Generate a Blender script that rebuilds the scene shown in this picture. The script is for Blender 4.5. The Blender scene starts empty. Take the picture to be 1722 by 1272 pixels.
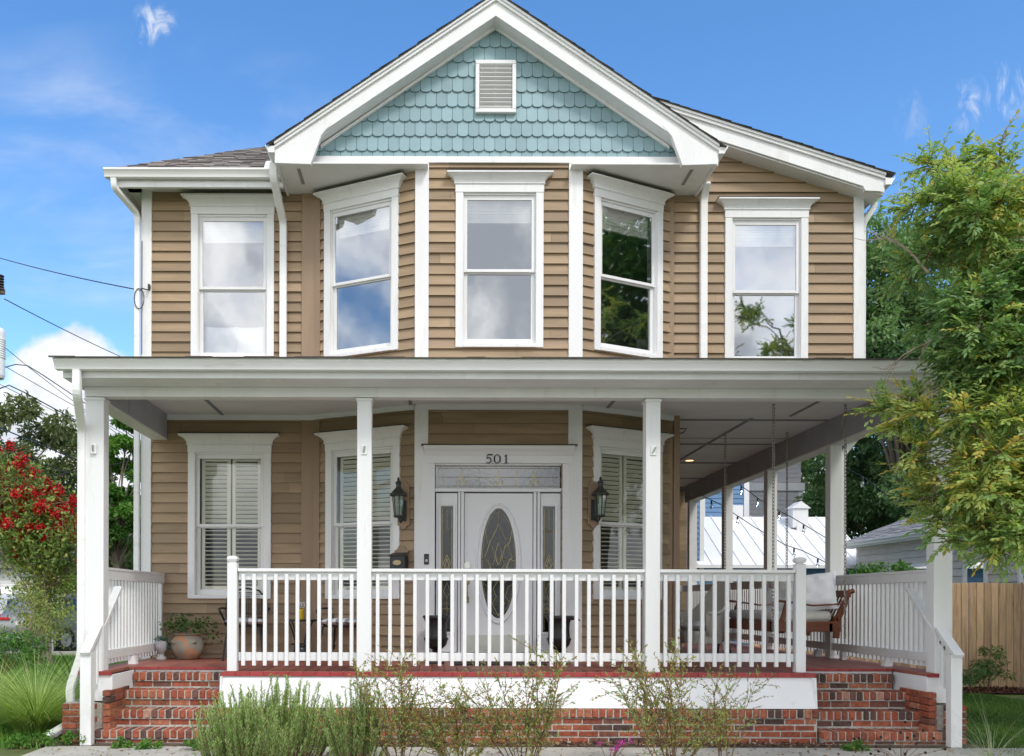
import bpy, math, random
import numpy as np
from mathutils import Vector, Matrix
random.seed(7); R = np.random.RandomState(11)
S = bpy.context.scene; COL = S.collection
PI = math.pi
# ------------------------------------------------------------------ camera
F = 1519.0; EYE = 1.5; CY = -9.8
cam = bpy.data.objects.new('camera', bpy.data.cameras.new('camera')); COL.objects.link(cam)
cam.data.sensor_width = 36; cam.data.lens = 36*F/1722
cam.data.shift_x = (861-730)/1722; cam.data.shift_y = (1013-636)/1722
cam.data.clip_start = 0.1; cam.data.clip_end = 2000
cam.location = (0, CY, EYE); cam.rotation_euler = (PI/2, math.radians(-0.15), 0)
S.camera = cam
S.render.resolution_x = 1024; S.render.resolution_y = 756
S.view_settings.view_transform = 'Standard'; S.view_settings.look = 'None'
S.view_settings.exposure = EXPO = 0.64; S.view_settings.gamma = 1
S.render.engine = 'CYCLES'
def P(px, py, D):                 # a point D metres in front of the lens
    return Vector(((px-730)/F*D, D+CY, EYE+(1013-py)/F*D))
# ------------------------------------------------------------------ world
SUN_EL = math.radians(48); SUN_AZ = math.radians(28)     # azimuth: to the right of straight behind the camera
def world():
    w = bpy.data.worlds.new('World'); S.world = w; w.use_nodes = True
    nt = w.node_tree; N = nt.nodes; L = nt.links; N.clear()
    def mth(op, a, b=None, c=None, clamp=False):
        n = N.new('ShaderNodeMath'); n.operation = op; n.use_clamp = clamp
        for i, v in enumerate((a, b, c)):
            if v is None: continue
            if isinstance(v, (int, float)): n.inputs[i].default_value = v
            else: L.new(v, n.inputs[i])
        return n.outputs[0]
    sky = N.new('ShaderNodeTexSky'); sky.sky_type = 'NISHITA'; sky.sun_disc = False
    sky.sun_elevation = SUN_EL; sky.sun_rotation = PI - SUN_AZ
    sky.air_density = 1.0; sky.dust_density = 0.4; sky.ozone_density = 2.2
    tc = N.new('ShaderNodeTexCoord'); sep = N.new('ShaderNodeSeparateXYZ'); L.new(tc.outputs['Generated'], sep.inputs[0])
    x, y, z = sep.outputs
    ya = mth('MAXIMUM', mth('ABSOLUTE', y), 0.05)
    az = mth('DIVIDE', x, ya); el = mth('DIVIDE', z, ya)
    cmb = N.new('ShaderNodeCombineXYZ'); L.new(az, cmb.inputs[0]); L.new(el, cmb.inputs[1]); L.new(mth('GREATER_THAN', y, 0), cmb.inputs[2])
    def noise(scale, detail=6, rough=.55, dist=0., vec=None, sc=None):
        n = N.new('ShaderNodeTexNoise'); n.inputs['Scale'].default_value = scale; n.inputs['Detail'].default_value = detail
        n.inputs['Roughness'].default_value = rough; n.inputs['Distortion'].default_value = dist
        v = vec or cmb.outputs[0]
        if sc:
            mp = N.new('ShaderNodeMapping'); mp.inputs['Scale'].default_value = sc; mp.inputs['Rotation'].default_value = (0, 0, .45)
            L.new(v, mp.inputs[0]); v = mp.outputs[0]
        L.new(v, n.inputs['Vector']); return n.outputs['Fac']
    def ramp(v, a, b): 
        n = N.new('ShaderNodeMapRange'); n.interpolation_type = 'SMOOTHSTEP'; L.new(v, n.inputs[0]); n.inputs[1].default_value = a; n.inputs[2].default_value = b
        return n.outputs[0]
    def blob(px, py, rx, ry):
        cx, cz = (px-730)/F, (1013-py)/F
        dx = mth('DIVIDE', mth('SUBTRACT', az, cx), rx/F); dz = mth('DIVIDE', mth('SUBTRACT', el, cz), ry/F)
        return mth('SUBTRACT', 1, mth('ADD', mth('MULTIPLY', dx, dx), mth('MULTIPLY', dz, dz)), clamp=True)
    nz = noise(9, 8, .55, .3); fine = noise(38, 5, .6)
    nzz = mth('ADD', mth('MULTIPLY', mth('SUBTRACT', nz, .5), 1.3), mth('MULTIPLY', mth('SUBTRACT', fine, .5), .35))
    # cumulus banks low on the left
    cum = None
    for b in ((120, 650, 135, 118), (50, 740, 170, 120), (235, 760, 150, 95), (150, 860, 400, 130), (1340, 830, 150, 90)):
        v = mth('MULTIPLY', blob(*b), 1.0); cum = v if cum is None else mth('MAXIMUM', cum, v)
    front = mth('GREATER_THAN', y, 0)
    cumm = mth('MULTIPLY', ramp(mth('ADD', cum, mth('MULTIPLY', nzz, ramp(cum, 0.0, .12))), .16, .50), front)
    wis = None; wn = noise(30, 7, .6, 1.4, sc=(1.2, .6, 1))
    for b, k in (((258, 38, 46, 46), .75), ((235, 62, 50, 26), .4), ((1632, 180, 44, 66), .6), ((1535, 195, 40, 60), .3), ((1690, 150, 80, 60), .5)):
        bb = blob(*b); v = mth('MULTIPLY', ramp(mth('MULTIPLY', bb, mth('ADD', .5, mth('MULTIPLY', mth('SUBTRACT', wn, .5), 5.))), .08, 1.5), k); wis = v if wis is None else mth('MAXIMUM', wis, v)
    streak = noise(2.2, 5, .6, .6, sc=(1, 3.2, 1))
    veil = mth('MULTIPLY', mth('MULTIPLY', ramp(streak, .38, .8), .42), mth('MAXIMUM', mth('MAXIMUM', blob(170, 290, 420, 260), blob(330, 230, 300, 200)), blob(200, 430, 330, 150)))
    wis = mth('MAXIMUM', mth('MULTIPLY', wis, front), mth('MULTIPLY', veil, front))
    # broken cloud in the half of the sky behind the lens (seen in the panes)
    back = mth('MULTIPLY', ramp(noise(3.2, 7, .55, .4, vec=tc.outputs['Generated']), .30, .50), mth('LESS_THAN', y, 0))
    cl = mth('MAXIMUM', mth('MAXIMUM', cumm, wis), mth('MULTIPLY', back, .92))
    hs = N.new('ShaderNodeHueSaturation'); hs.inputs['Saturation'].default_value = SKY_SAT; hs.inputs['Value'].default_value = SKY_VAL; hs.inputs['Hue'].default_value = .502
    L.new(sky.outputs[0], hs.inputs['Color'])
    shade = N.new('ShaderNodeMix'); shade.data_type = 'RGBA'
    L.new(ramp(noise(7, 6, .6), .35, .65), shade.inputs[0])
    shade.inputs[6].default_value = (CLB*.62, CLB*.66, CLB*.75, 1); shade.inputs[7].default_value = (CLB, CLB, CLB*1.02, 1)
    mx = N.new('ShaderNodeMix'); mx.data_type = 'RGBA'; L.new(cl, mx.inputs[0]); L.new(hs.outputs[0], mx.inputs[6])
    sb = N.new('ShaderNodeMix'); sb.data_type = 'RGBA'; L.new(ramp(noise(4.5, 6, .6, .5, vec=tc.outputs['Generated']), .40, .62), sb.inputs[0]); sb.inputs[6].default_value = (4.2, 4.35, 4.6, 1); sb.inputs[7].default_value = (11.5, 11.3, 11.0, 1)
    sm = N.new('ShaderNodeMix'); sm.data_type = 'RGBA'; L.new(mth('LESS_THAN', y, 0), sm.inputs[0]); L.new(shade.outputs[2], sm.inputs[6]); L.new(sb.outputs[2], sm.inputs[7]); L.new(sm.outputs[2], mx.inputs[7])
    bg = N.new('ShaderNodeBackground'); bg.inputs['Strength'].default_value = SKY_STR; L.new(mx.outputs[2], bg.inputs[0])
    out = N.new('ShaderNodeOutputWorld'); L.new(bg.outputs[0], out.inputs[0])
SKY_STR = 0.15; SKY_SAT = 1.24; SKY_VAL = 1.08; CLB = 5.2
world()
sl = bpy.data.lights.new('sun', 'SUN'); sl.energy = 1.2; sl.angle = math.radians(11); sl.color = (1, .96, .9)
so = bpy.data.objects.new('sun', sl); COL.objects.link(so)
sd = Vector((math.sin(SUN_AZ)*math.cos(SUN_EL), -math.cos(SUN_AZ)*math.cos(SUN_EL), math.sin(SUN_EL)))
so.rotation_euler = sd.to_track_quat('Z', 'Y').to_euler()
# ------------------------------------------------------------------ mesh helpers
class MB:
    def __init__(s): s.v = []; s.f = []; s.t = []; s.M = None
    def pt(s, p):
        p = Vector(p)
        if s.M is not None: p = s.M @ p
        s.v.append(tuple(p)); return len(s.v)-1
    def face(s, pts, t=.5):
        s.f.append([s.pt(p) for p in pts]); s.t.append(t)
    def box(s, x0, x1, y0, y1, z0, z1, t=.5):
        i = [s.pt(p) for p in ((x0,y0,z0),(x1,y0,z0),(x1,y1,z0),(x0,y1,z0),(x0,y0,z1),(x1,y0,z1),(x1,y1,z1),(x0,y1,z1))]
        for q in ((0,1,5,4),(1,2,6,5),(2,3,7,6),(3,0,4,7),(4,5,6,7),(3,2,1,0)): s.f.append([i[k] for k in q]); s.t.append(t)
    def cbox(s, x0, x1, y0, y1, z0, z1, c=.006, t=.5):      # worn box with chamfered edges
        X = (x0, x1); Y = (y0, y1); Z = (z0, z1); idx = {}
        for a in (0,1):
            for b in (0,1):
                for d in (0,1):
                    sx, sy, sz = (1-2*a), (1-2*b), (1-2*d)
                    idx[a,b,d,0] = s.pt((X[a], Y[b]+sy*c, Z[d]+sz*c)); idx[a,b,d,1] = s.pt((X[a]+sx*c, Y[b], Z[d]+sz*c)); idx[a,b,d,2] = s.pt((X[a]+sx*c, Y[b]+sy*c, Z[d]))
        def q(*k): s.f.append([idx[j] for j in k]); s.t.append(t)
        q((0,0,0,0),(0,0,1,0),(0,1,1,0),(0,1,0,0)); q((1,0,0,0),(1,1,0,0),(1,1,1,0),(1,0,1,0))
        q((0,0,0,1),(1,0,0,1),(1,0,1,1),(0,0,1,1)); q((0,1,0,1),(0,1,1,1),(1,1,1,1),(1,1,0,1))
        q((0,0,0,2),(0,1,0,2),(1,1,0,2),(1,0,0,2)); q((0,0,1,2),(1,0,1,2),(1,1,1,2),(0,1,1,2))
        for d in (0,1):
            for b in (0,1): q((0,b,d,1),(1,b,d,1),(1,b,d,2),(0,b,d,2))
            for a in (0,1): q((a,0,d,0),(a,1,d,0),(a,1,d,2),(a,0,d,2))
        for a in (0,1):
            for b in (0,1): q((a,b,0,0),(a,b,1,0),(a,b,1,1),(a,b,0,1))
        for a in (0,1):
            for b in (0,1):
                for d in (0,1): q((a,b,d,0),(a,b,d,1),(a,b,d,2))
    def bar(s, p0, p1, w, h, up=(0,0,1), t=.5):             # rectangular bar, w across, h along up
        p0 = Vector(p0); p1 = Vector(p1); d = (p1-p0).normalized(); r = d.cross(Vector(up))
        if r.length < 1e-4: r = d.cross(Vector((0,1,0)))
        r.normalize(); u = r.cross(d); c = []
        for p in (p0, p1):
            for a, b in ((-1,-1),(1,-1),(1,1),(-1,1)): c.append(s.pt(p + r*(a*w/2) + u*(b*h/2)))
        for q in ((0,1,2,3),(7,6,5,4),(0,4,5,1),(1,5,6,2),(2,6,7,3),(3,7,4,0)): s.f.append([c[k] for k in q]); s.t.append(t)
    def tube(s, pts, r, n=8, t=.5, flat=1., caps=True):
        pts = [Vector(p) for p in pts]; rr = r if isinstance(r, (list, tuple)) else [r]*len(pts)
        rings = []; side = None
        for i, p in enumerate(pts):
            d = (pts[min(i+1, len(pts)-1)] - pts[max(i-1, 0)])
            if d.length < 1e-9: d = Vector((0,0,1))
            d.normalize()
            if side is None:
                side = d.cross(Vector((0,0,1)))
                if side.length < .05: side = d.cross(Vector((0,1,0)))
            side = (side - d*side.dot(d)).normalized(); up = side.cross(d)
            rings.append([s.pt(p + side*(math.cos(a)*rr[i]) + up*(math.sin(a)*rr[i]*flat)) for a in (2*PI*k/n for k in range(n))])
        for a, b in zip(rings, rings[1:]):
            for k in range(n): s.f.append([a[k], a[(k+1)%n], b[(k+1)%n], b[k]]); s.t.append(t)
        if caps: s.f.append(rings[0][::-1]); s.t.append(t); s.f.append(rings[-1]); s.t.append(t)
    def lathe(s, prof, c=(0,0,0), n=20, t=.5, sx=1., sy=1.):
        rings = [[s.pt((c[0]+r*sx*math.cos(2*PI*k/n), c[1]+r*sy*math.sin(2*PI*k/n), c[2]+z)) for k in range(n)] for r, z in prof]
        for a, b in zip(rings, rings[1:]):
            for k in range(n): s.f.append([a[k], a[(k+1)%n], b[(k+1)%n], b[k]]); s.t.append(t)
        s.f.append(rings[0][::-1]); s.t.append(t); s.f.append(rings[-1]); s.t.append(t)
    def prism(s, poly, y0, y1, t=.5):                       # polygon in x,z pushed along y
        a = [s.pt((x, y0, z)) for x, z in poly]; b = [s.pt((x, y1, z)) for x, z in poly]; n = len(poly)
        s.f.append(a); s.t.append(t); s.f.append(b[::-1]); s.t.append(t)
        for k in range(n): s.f.append([a[k], b[k], b[(k+1)%n], a[(k+1)%n]]); s.t.append(t)
    def prismx(s, poly, x0, x1, t=.5):                      # polygon in y,z pushed along x
        a = [s.pt((x0, y, z)) for y, z in poly]; b = [s.pt((x1, y, z)) for y, z in poly]; n = len(poly)
        s.f.append(a[::-1]); s.t.append(t); s.f.append(b); s.t.append(t)
        for k in range(n): s.f.append([a[(k+1)%n], b[(k+1)%n], b[k], a[k]]); s.t.append(t)
    def grid(s, rows, t=.5, close=False):
        ids = [[s.pt(p) for p in r] for r in rows]
        for a, b in zip(ids, ids[1:]):
            n = len(a)
            for k in range(n if close else n-1): s.f.append([a[k], a[(k+1)%n], b[(k+1)%n], b[k]]); s.t.append(t)
def clip(poly, a, b, c):          # keep a*x + b*y <= c
    out = []
    for i, p in enumerate(poly):
        q = poly[(i+1) % len(poly)]; dp = a*p[0]+b*p[1]-c; dq = a*q[0]+b*q[1]-c
        if dp <= 0: out.append(p)
        if (dp < 0 < dq) or (dq < 0 < dp):
            k = dp/(dp-dq); out.append((p[0]+(q[0]-p[0])*k, p[1]+(q[1]-p[1])*k))
    return out
def wloc(o):
    m = Matrix.Identity(4)
    while o is not None: m = o.matrix_basis @ m; o = o.parent
    return m
def obj(name, mb, mat, parent=None, smooth=False, bevel=0, world=True, loc=None, rz=0., label=None):
    me = bpy.data.meshes.new(name)
    if isinstance(mb, MB):
        me.from_pydata(mb.v, [], mb.f); t = mb.t
    else:
        v, f, t = mb; me.from_pydata(v, [], f)
    a = me.attributes.new('tone', 'FLOAT', 'FACE'); a.data.foreach_set('value', np.asarray(t, dtype=np.float32))
    me.materials.append(mat)
    if smooth: me.polygons.foreach_set('use_smooth', [True]*len(me.polygons))
    o = bpy.data.objects.new(name, me); COL.objects.link(o)
    if parent is not None:
        o.parent = parent
        if world: me.transform(wloc(parent).inverted())
    if loc is not None: o.location = loc; o.rotation_euler = (0, 0, rz)
    if bevel:
        m = o.modifiers.new('bevel', 'BEVEL'); m.width = bevel; m.segments = 1; m.limit_method = 'ANGLE'; m.angle_limit = .8
    me.update()
    if label: o['label'] = label
    return o
def split_obj(name, mb, mat, parent, bevel=0, label=None, gap=.012):
    par = list(range(len(mb.v)))
    def fd(i):
        while par[i] != i: par[i] = par[par[i]]; i = par[i]
        return i
    for f in mb.f:
        r = fd(f[0])
        for k in f[1:]: par[fd(k)] = r
    comp = {}
    for i, f in enumerate(mb.f): comp.setdefault(fd(f[0]), []).append(i)
    G = []
    for fs in comp.values():
        vs = np.array([mb.v[k] for i in fs for k in mb.f[i]]); G.append([fs, vs.min(0)-gap, vs.max(0)+gap])
    ch = True
    while ch:
        ch = False; out = []
        for g in G:
            for h in out:
                if (g[1] < h[2]).all() and (h[1] < g[2]).all():
                    h[0] = h[0]+g[0]; h[1] = np.minimum(h[1], g[1]); h[2] = np.maximum(h[2], g[2]); ch = True; break
            else: out.append(g)
        G = out
    res = []
    for fs, _, _ in G:
        m = MB(); mp = {}
        for i in fs:
            q = []
            for k in mb.f[i]:
                if k not in mp: mp[k] = len(m.v); m.v.append(mb.v[k])
                q.append(mp[k])
            m.f.append(q); m.t.append(mb.t[i])
        res.append(obj(name, m, mat, parent, bevel=bevel, label=label))
    return res
def smooth_angle(o, ang=35):
    o.data.polygons.foreach_set('use_smooth', [True]*len(o.data.polygons))
    try: o.data.set_sharp_from_angle(angle=math.radians(ang))
    except Exception: pass
def tag(o, label=None, cat=None, group=None, kind=None):
    if label: o['label'] = label
    if cat: o['category'] = cat
    if group: o['group'] = group
    if kind: o['kind'] = kind
    return o
def thing(name, label, cat, loc=(0,0,0), rz=0., group=None):
    o = bpy.data.objects.new(name, None); COL.objects.link(o); o.empty_display_size = .2
    o.location = loc; o.rotation_euler = (0, 0, rz); return tag(o, label, cat, group)
def kids(o): return [c for c in bpy.data.objects if c.parent == o]
def copy_tree(o, parent=None):
    c = o.copy(); COL.objects.link(c); c.parent = parent
    for k in kids(o): copy_tree(k, c)
    return c
# ------------------------------------------------------------------ materials
def nodes(name):
    m = bpy.data.materials.new(name); m.use_nodes = True; nt = m.node_tree
    return m, nt, nt.nodes, nt.links, nt.nodes['Principled BSDF']
def mat(name, col, rough=.6, var=.12, scale=6., tone=0., bump=.0, bscale=60., metal=0., spec=.4, stretch=(1,1,1), col2=None, c2=(.45,.62), c2s=3., sat=None):
    m, nt, N, L, B = nodes(name)
    B.inputs['Roughness'].default_value = rough; B.inputs['Metallic'].default_value = metal; B.inputs['Specular IOR Level'].default_value = spec
    tc = N.new('ShaderNodeTexCoord'); mp = N.new('ShaderNodeMapping'); L.new(tc.outputs['Object'], mp.inputs[0]); mp.inputs['Scale'].default_value = stretch
    nz = N.new('ShaderNodeTexNoise'); nz.inputs['Scale'].default_value = scale; nz.inputs['Detail'].default_value = 6; L.new(mp.outputs[0], nz.inputs['Vector'])
    rg = N.new('ShaderNodeMapRange'); L.new(nz.outputs['Fac'], rg.inputs[0]); rg.inputs[1].default_value = .3; rg.inputs[2].default_value = .7
    rg.inputs[3].default_value = 1-var; rg.inputs[4].default_value = 1+var
    v = rg.outputs[0]
    if tone:
        at = N.new('ShaderNodeAttribute'); at.attribute_name = 'tone'
        r2 = N.new('ShaderNodeMapRange'); L.new(at.outputs['Fac'], r2.inputs[0]); r2.inputs[3].default_value = 1-tone; r2.inputs[4].default_value = 1+tone
        mu = N.new('ShaderNodeMath'); mu.operation = 'MULTIPLY'; L.new(v, mu.inputs[0]); L.new(r2.outputs[0], mu.inputs[1]); v = mu.outputs[0]
    base = N.new('ShaderNodeRGB'); base.outputs[0].default_value = (*col, 1); bc = base.outputs[0]
    if col2:
        n2 = N.new('ShaderNodeTexNoise'); n2.inputs['Scale'].default_value = c2s; n2.inputs['Detail'].default_value = 8; n2.inputs['Roughness'].default_value = .65; L.new(mp.outputs[0], n2.inputs['Vector'])
        r3 = N.new('ShaderNodeMapRange'); L.new(n2.outputs['Fac'], r3.inputs[0]); r3.inputs[1].default_value = c2[0]; r3.inputs[2].default_value = c2[1]
        mx = N.new('ShaderNodeMix'); mx.data_type = 'RGBA'; L.new(r3.outputs[0], mx.inputs[0]); L.new(bc, mx.inputs[6]); mx.inputs[7].default_value = (*col2, 1); bc = mx.outputs[2]
    vm = N.new('ShaderNodeVectorMath'); vm.operation = 'SCALE'; L.new(bc, vm.inputs[0]); L.new(v, vm.inputs['Scale']); L.new(vm.outputs[0], B.inputs['Base Color'])
    if bump:
        n3 = N.new('ShaderNodeTexNoise'); n3.inputs['Scale'].default_value = bscale; n3.inputs['Detail'].default_value = 5; L.new(mp.outputs[0], n3.inputs['Vector'])
        bp = N.new('ShaderNodeBump'); bp.inputs['Strength'].default_value = bump; bp.inputs['Distance'].default_value = .01; L.new(n3.outputs['Fac'], bp.inputs['Height']); L.new(bp.outputs[0], B.inputs['Normal'])
    return m
def ramp_mat(name, stops, rough=.85, var=.2, scale=30., bump=.3, bscale=90., spec=.25):   # colour chosen by the tone of each piece
    m = mat(name, (1,1,1), rough, var, scale, 0, bump, bscale, 0, spec)
    N, L = m.node_tree.nodes, m.node_tree.links
    at = N.new('ShaderNodeAttribute'); at.attribute_name = 'tone'; cr = N.new('ShaderNodeValToRGB'); L.new(at.outputs['Fac'], cr.inputs[0])
    e = cr.color_ramp.elements
    while len(e) < len(stops): e.new(.5)
    for k, (p, c) in enumerate(stops): e[k].position = p; e[k].color = (*c, 1)
    vm = [n for n in N if n.type == 'VECT_MATH'][0]; L.new(cr.outputs[0], vm.inputs[0]); return m
def leaf_mat(name, stops, trans=.35, rough=.5):
    m, nt, N, L, B = nodes(name)
    at = N.new('ShaderNodeAttribute'); at.attribute_name = 'tone'; cr = N.new('ShaderNodeValToRGB'); L.new(at.outputs['Fac'], cr.inputs[0])
    e = cr.color_ramp.elements
    while len(e) < len(stops): e.new(.5)
    for k, (p, c) in enumerate(stops): e[k].position = p; e[k].color = (*c, 1)
    L.new(cr.outputs[0], B.inputs['Base Color']); B.inputs['Roughness'].default_value = rough; B.inputs['Specular IOR Level'].default_value = .35
    tr = N.new('ShaderNodeBsdfTranslucent'); vm = N.new('ShaderNodeVectorMath'); vm.operation = 'MULTIPLY'; L.new(cr.outputs[0], vm.inputs[0]); vm.inputs[1].default_value = (1.25, 1.35, .7); L.new(vm.outputs[0], tr.inputs[0])
    mx = N.new('ShaderNodeMixShader'); mx.inputs[0].default_value = trans; L.new(B.outputs[0], mx.inputs[1]); L.new(tr.outputs[0], mx.inputs[2])
    L.new(mx.outputs[0], N['Material Output'].inputs[0]); return m
def glass_mat(name, refl=.4, tint=(.98,.98,.97), rough=.0, bump=.0):
    m, nt, N, L, B = nodes(name); N.remove(B)
    tr = N.new('ShaderNodeBsdfTransparent'); tr.inputs[0].default_value = (*tint, 1)
    gl = N.new('ShaderNodeBsdfGlossy'); gl.inputs['Roughness'].default_value = rough; gl.inputs['Color'].default_value = (.96, .98, 1, 1)
    lw = N.new('ShaderNodeLayerWeight'); lw.inputs[0].default_value = .25
    rg = N.new('ShaderNodeMapRange'); L.new(lw.outputs['Fresnel'], rg.inputs[0]); rg.inputs[3].default_value = refl; rg.inputs[4].default_value = 1
    mx = N.new('ShaderNodeMixShader'); L.new(rg.outputs[0], mx.inputs[0]); L.new(tr.outputs[0], mx.inputs[1]); L.new(gl.outputs[0], mx.inputs[2]); L.new(mx.outputs[0], N['Material Output'].inputs[0])
    tc = N.new('ShaderNodeTexCoord'); nz = N.new('ShaderNodeTexNoise'); nz.inputs['Scale'].default_value = 2.2 if not bump else 25; L.new(tc.outputs['Object'], nz.inputs['Vector'])
    bp = N.new('ShaderNodeBump'); bp.inputs['Strength'].default_value = .05 if not bump else bump; bp.inputs['Distance'].default_value = .02; L.new(nz.outputs['Fac'], bp.inputs['Height']); L.new(bp.outputs[0], gl.inputs['Normal'])
    return m
M = {}
M['white'] = mat('white_paint', (.765,.765,.765), .5, .05, 3, 0, .25, 40, stretch=(1,1,.15), col2=(.60,.585,.55), c2=(.56,.8), c2s=6)
M['gutter'] = mat('gutter_enamel', (.82,.82,.81), .4, .03, 4, 0, 0, col2=(.62,.61,.57), c2=(.58,.8), c2s=3, stretch=(.5,.5,3))
M['deckwhite'] = mat('skirt_paint', (.80,.80,.81), .5, .03, 2, 0, .06, 20, col2=(.6,.58,.54), c2=(.62,.78), c2s=7)
M['ceil'] = mat('porch_ceiling_paint', (.74,.74,.76), .6, .05, 2)
M['beamshade'] = mat('shaded_white_beam_paint', (.40,.41,.46), .6, .08, 3)  # white beam paint, with the shade on its inner sides put into the colour
M['batten'] = mat('batten_paint', (.24,.25,.29), .6, .06, 4)
M['siding'] = mat('tan_clapboard_paint', (.32,.229,.142), .62, .14, 5, .17, .22, 50, stretch=(.35,.35,3), col2=(.23,.165,.115), c2=(.52,.72), c2s=2.5)
M['tantrim'] = mat('tan_board_paint', (.30,.21,.14), .6, .07, 4, 0, .1, 40, stretch=(2,2,.3))
M['teal'] = mat('teal_shingle_paint', (.24,.36,.395), .55, .06, 5, .11, .1, 60)
M['roof'] = ramp_mat('asphalt_shingles', [(0,(.10,.088,.078)),(.5,(.21,.185,.165)),(1,(.31,.27,.24))], .95, .25, 120, .6, 200)
M['flash'] = mat('dark_flashing', (.06,.045,.04), .6, .3, 20)
M['brick'] = ramp_mat('brick', [(0,(.075,.05,.045)),(.2,(.15,.08,.065)),(.42,(.27,.075,.045)),(.7,(.35,.105,.06)),(.88,(.41,.165,.10)),(1,(.44,.36,.29))], .9, .32, 22, .8, 70)
M['mortar'] = mat('mortar', (.43,.405,.37), .95, .25, 25, 0, .6, 90)
M['deck'] = mat('red_deck_boards', (.32,.115,.085), .5, .13, 5, .16, .15, 60, stretch=(3,.3,1), col2=(.17,.075,.06), c2=(.5,.75), c2s=3)
M['deckedge'] = mat('red_deck_edge', (.32,.045,.045), .5, .12, 12, .1)
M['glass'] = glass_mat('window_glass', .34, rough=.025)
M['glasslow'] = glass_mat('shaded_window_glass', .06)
M['came'] = mat('brass_came', (.52,.42,.18), .35, .1, 10, metal=.6)
M['leaded'] = glass_mat('leaded_glass', .03, (.30,.42,.37), .08, .12)
M['transom'] = glass_mat('transom_glass', .10, (.42,.60,.56), .03, .03)
M['dark'] = mat('dark_interior', (.05,.05,.05), .9, .2, 2)
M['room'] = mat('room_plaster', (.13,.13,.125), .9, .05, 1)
M['blind'] = mat('blind_slats', (.80,.80,.77), .5, .03, 4)
M['shutter'] = mat('cream_shutter_slats', (.84,.83,.72), .5, .03, 4)
M['linen'] = mat('white_linen', (.86,.87,.9), .9, .03, 6, 0, .3, 12)
M['black'] = mat('black_metal', (.015,.015,.017), .4, .2, 20, spec=.5)
M['bronze'] = mat('weathered_bronze', (.055,.058,.055), .5, .3, 25, metal=.3)
M['lampglass'] = glass_mat('lamp_glass', .25, (.8,.85,.85), .05)
M['doorwhite'] = mat('door_paint', (.76,.76,.78), .4, .02, 2)
M['brass'] = mat('aged_brass', (.36,.29,.16), .38, .15, 12, metal=.8)
M['steel'] = mat('brushed_plate', (.55,.56,.53), .3, .1, 5, metal=.7)
M['teak'] = mat('teak_wood', (.17,.052,.022), .38, .2, 8, 0, .1, 50, stretch=(.4,3,3))
M['cushion'] = mat('grey_cushion', (.66,.65,.62), .9, .05, 8, 0, .3, 200)
M['chain'] = mat('steel_chain', (.34,.31,.28), .45, .3, 40, metal=.7)
M['wicker'] = mat('white_wicker', (.66,.64,.58), .7, .12, 60, 0, .7, 120)
M['fence'] = mat('cedar_pickets', (.46,.31,.18), .8, .2, 5, .30, .4, 40, stretch=(7,7,.6), col2=(.20,.11,.06), c2=(.54,.72), c2s=2.6)
M['bark'] = mat('bark', (.20,.16,.12), .9, .3, 14, 0, .8, 40, stretch=(3,3,.6))
M['palebark'] = mat('pale_bark', (.34,.27,.20), .85, .25, 10, 0, .4, 40)
M['twig'] = mat('brown_twig', (.13,.075,.045), .9, .3, 14)
M['concrete'] = mat('concrete', (.46,.44,.40), .9, .12, 3, 0, .4, 120, col2=(.27,.26,.23), c2=(.48,.7), c2s=1.5)
M['soil'] = mat('soil', (.12,.085,.06), 1, .3, 8, 0, .8, 60, col2=(.07,.05,.035), c2s=6)
M['mulch'] = mat('mulch', (.085,.035,.022), .95, .5, 40, 0, 1, 60)
M['asphalt'] = mat('asphalt', (.09,.09,.09), .95, .15, 6, 0, .4, 150)
M['ground'] = mat('turf_soil', (.10,.15,.035), 1, .3, 2.5, 0, .8, 40, col2=(.13,.13,.05), c2s=.8)
M['terracotta'] = mat('weathered_clay', (.30,.28,.23), .75, .2, 5, 0, .4, 30, col2=(.47,.22,.10), c2=(.52,.60), c2s=7.)
M['stone'] = mat('grey_cast_stone', (.42,.42,.44), .8, .12, 12, 0, .4, 60)
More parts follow.
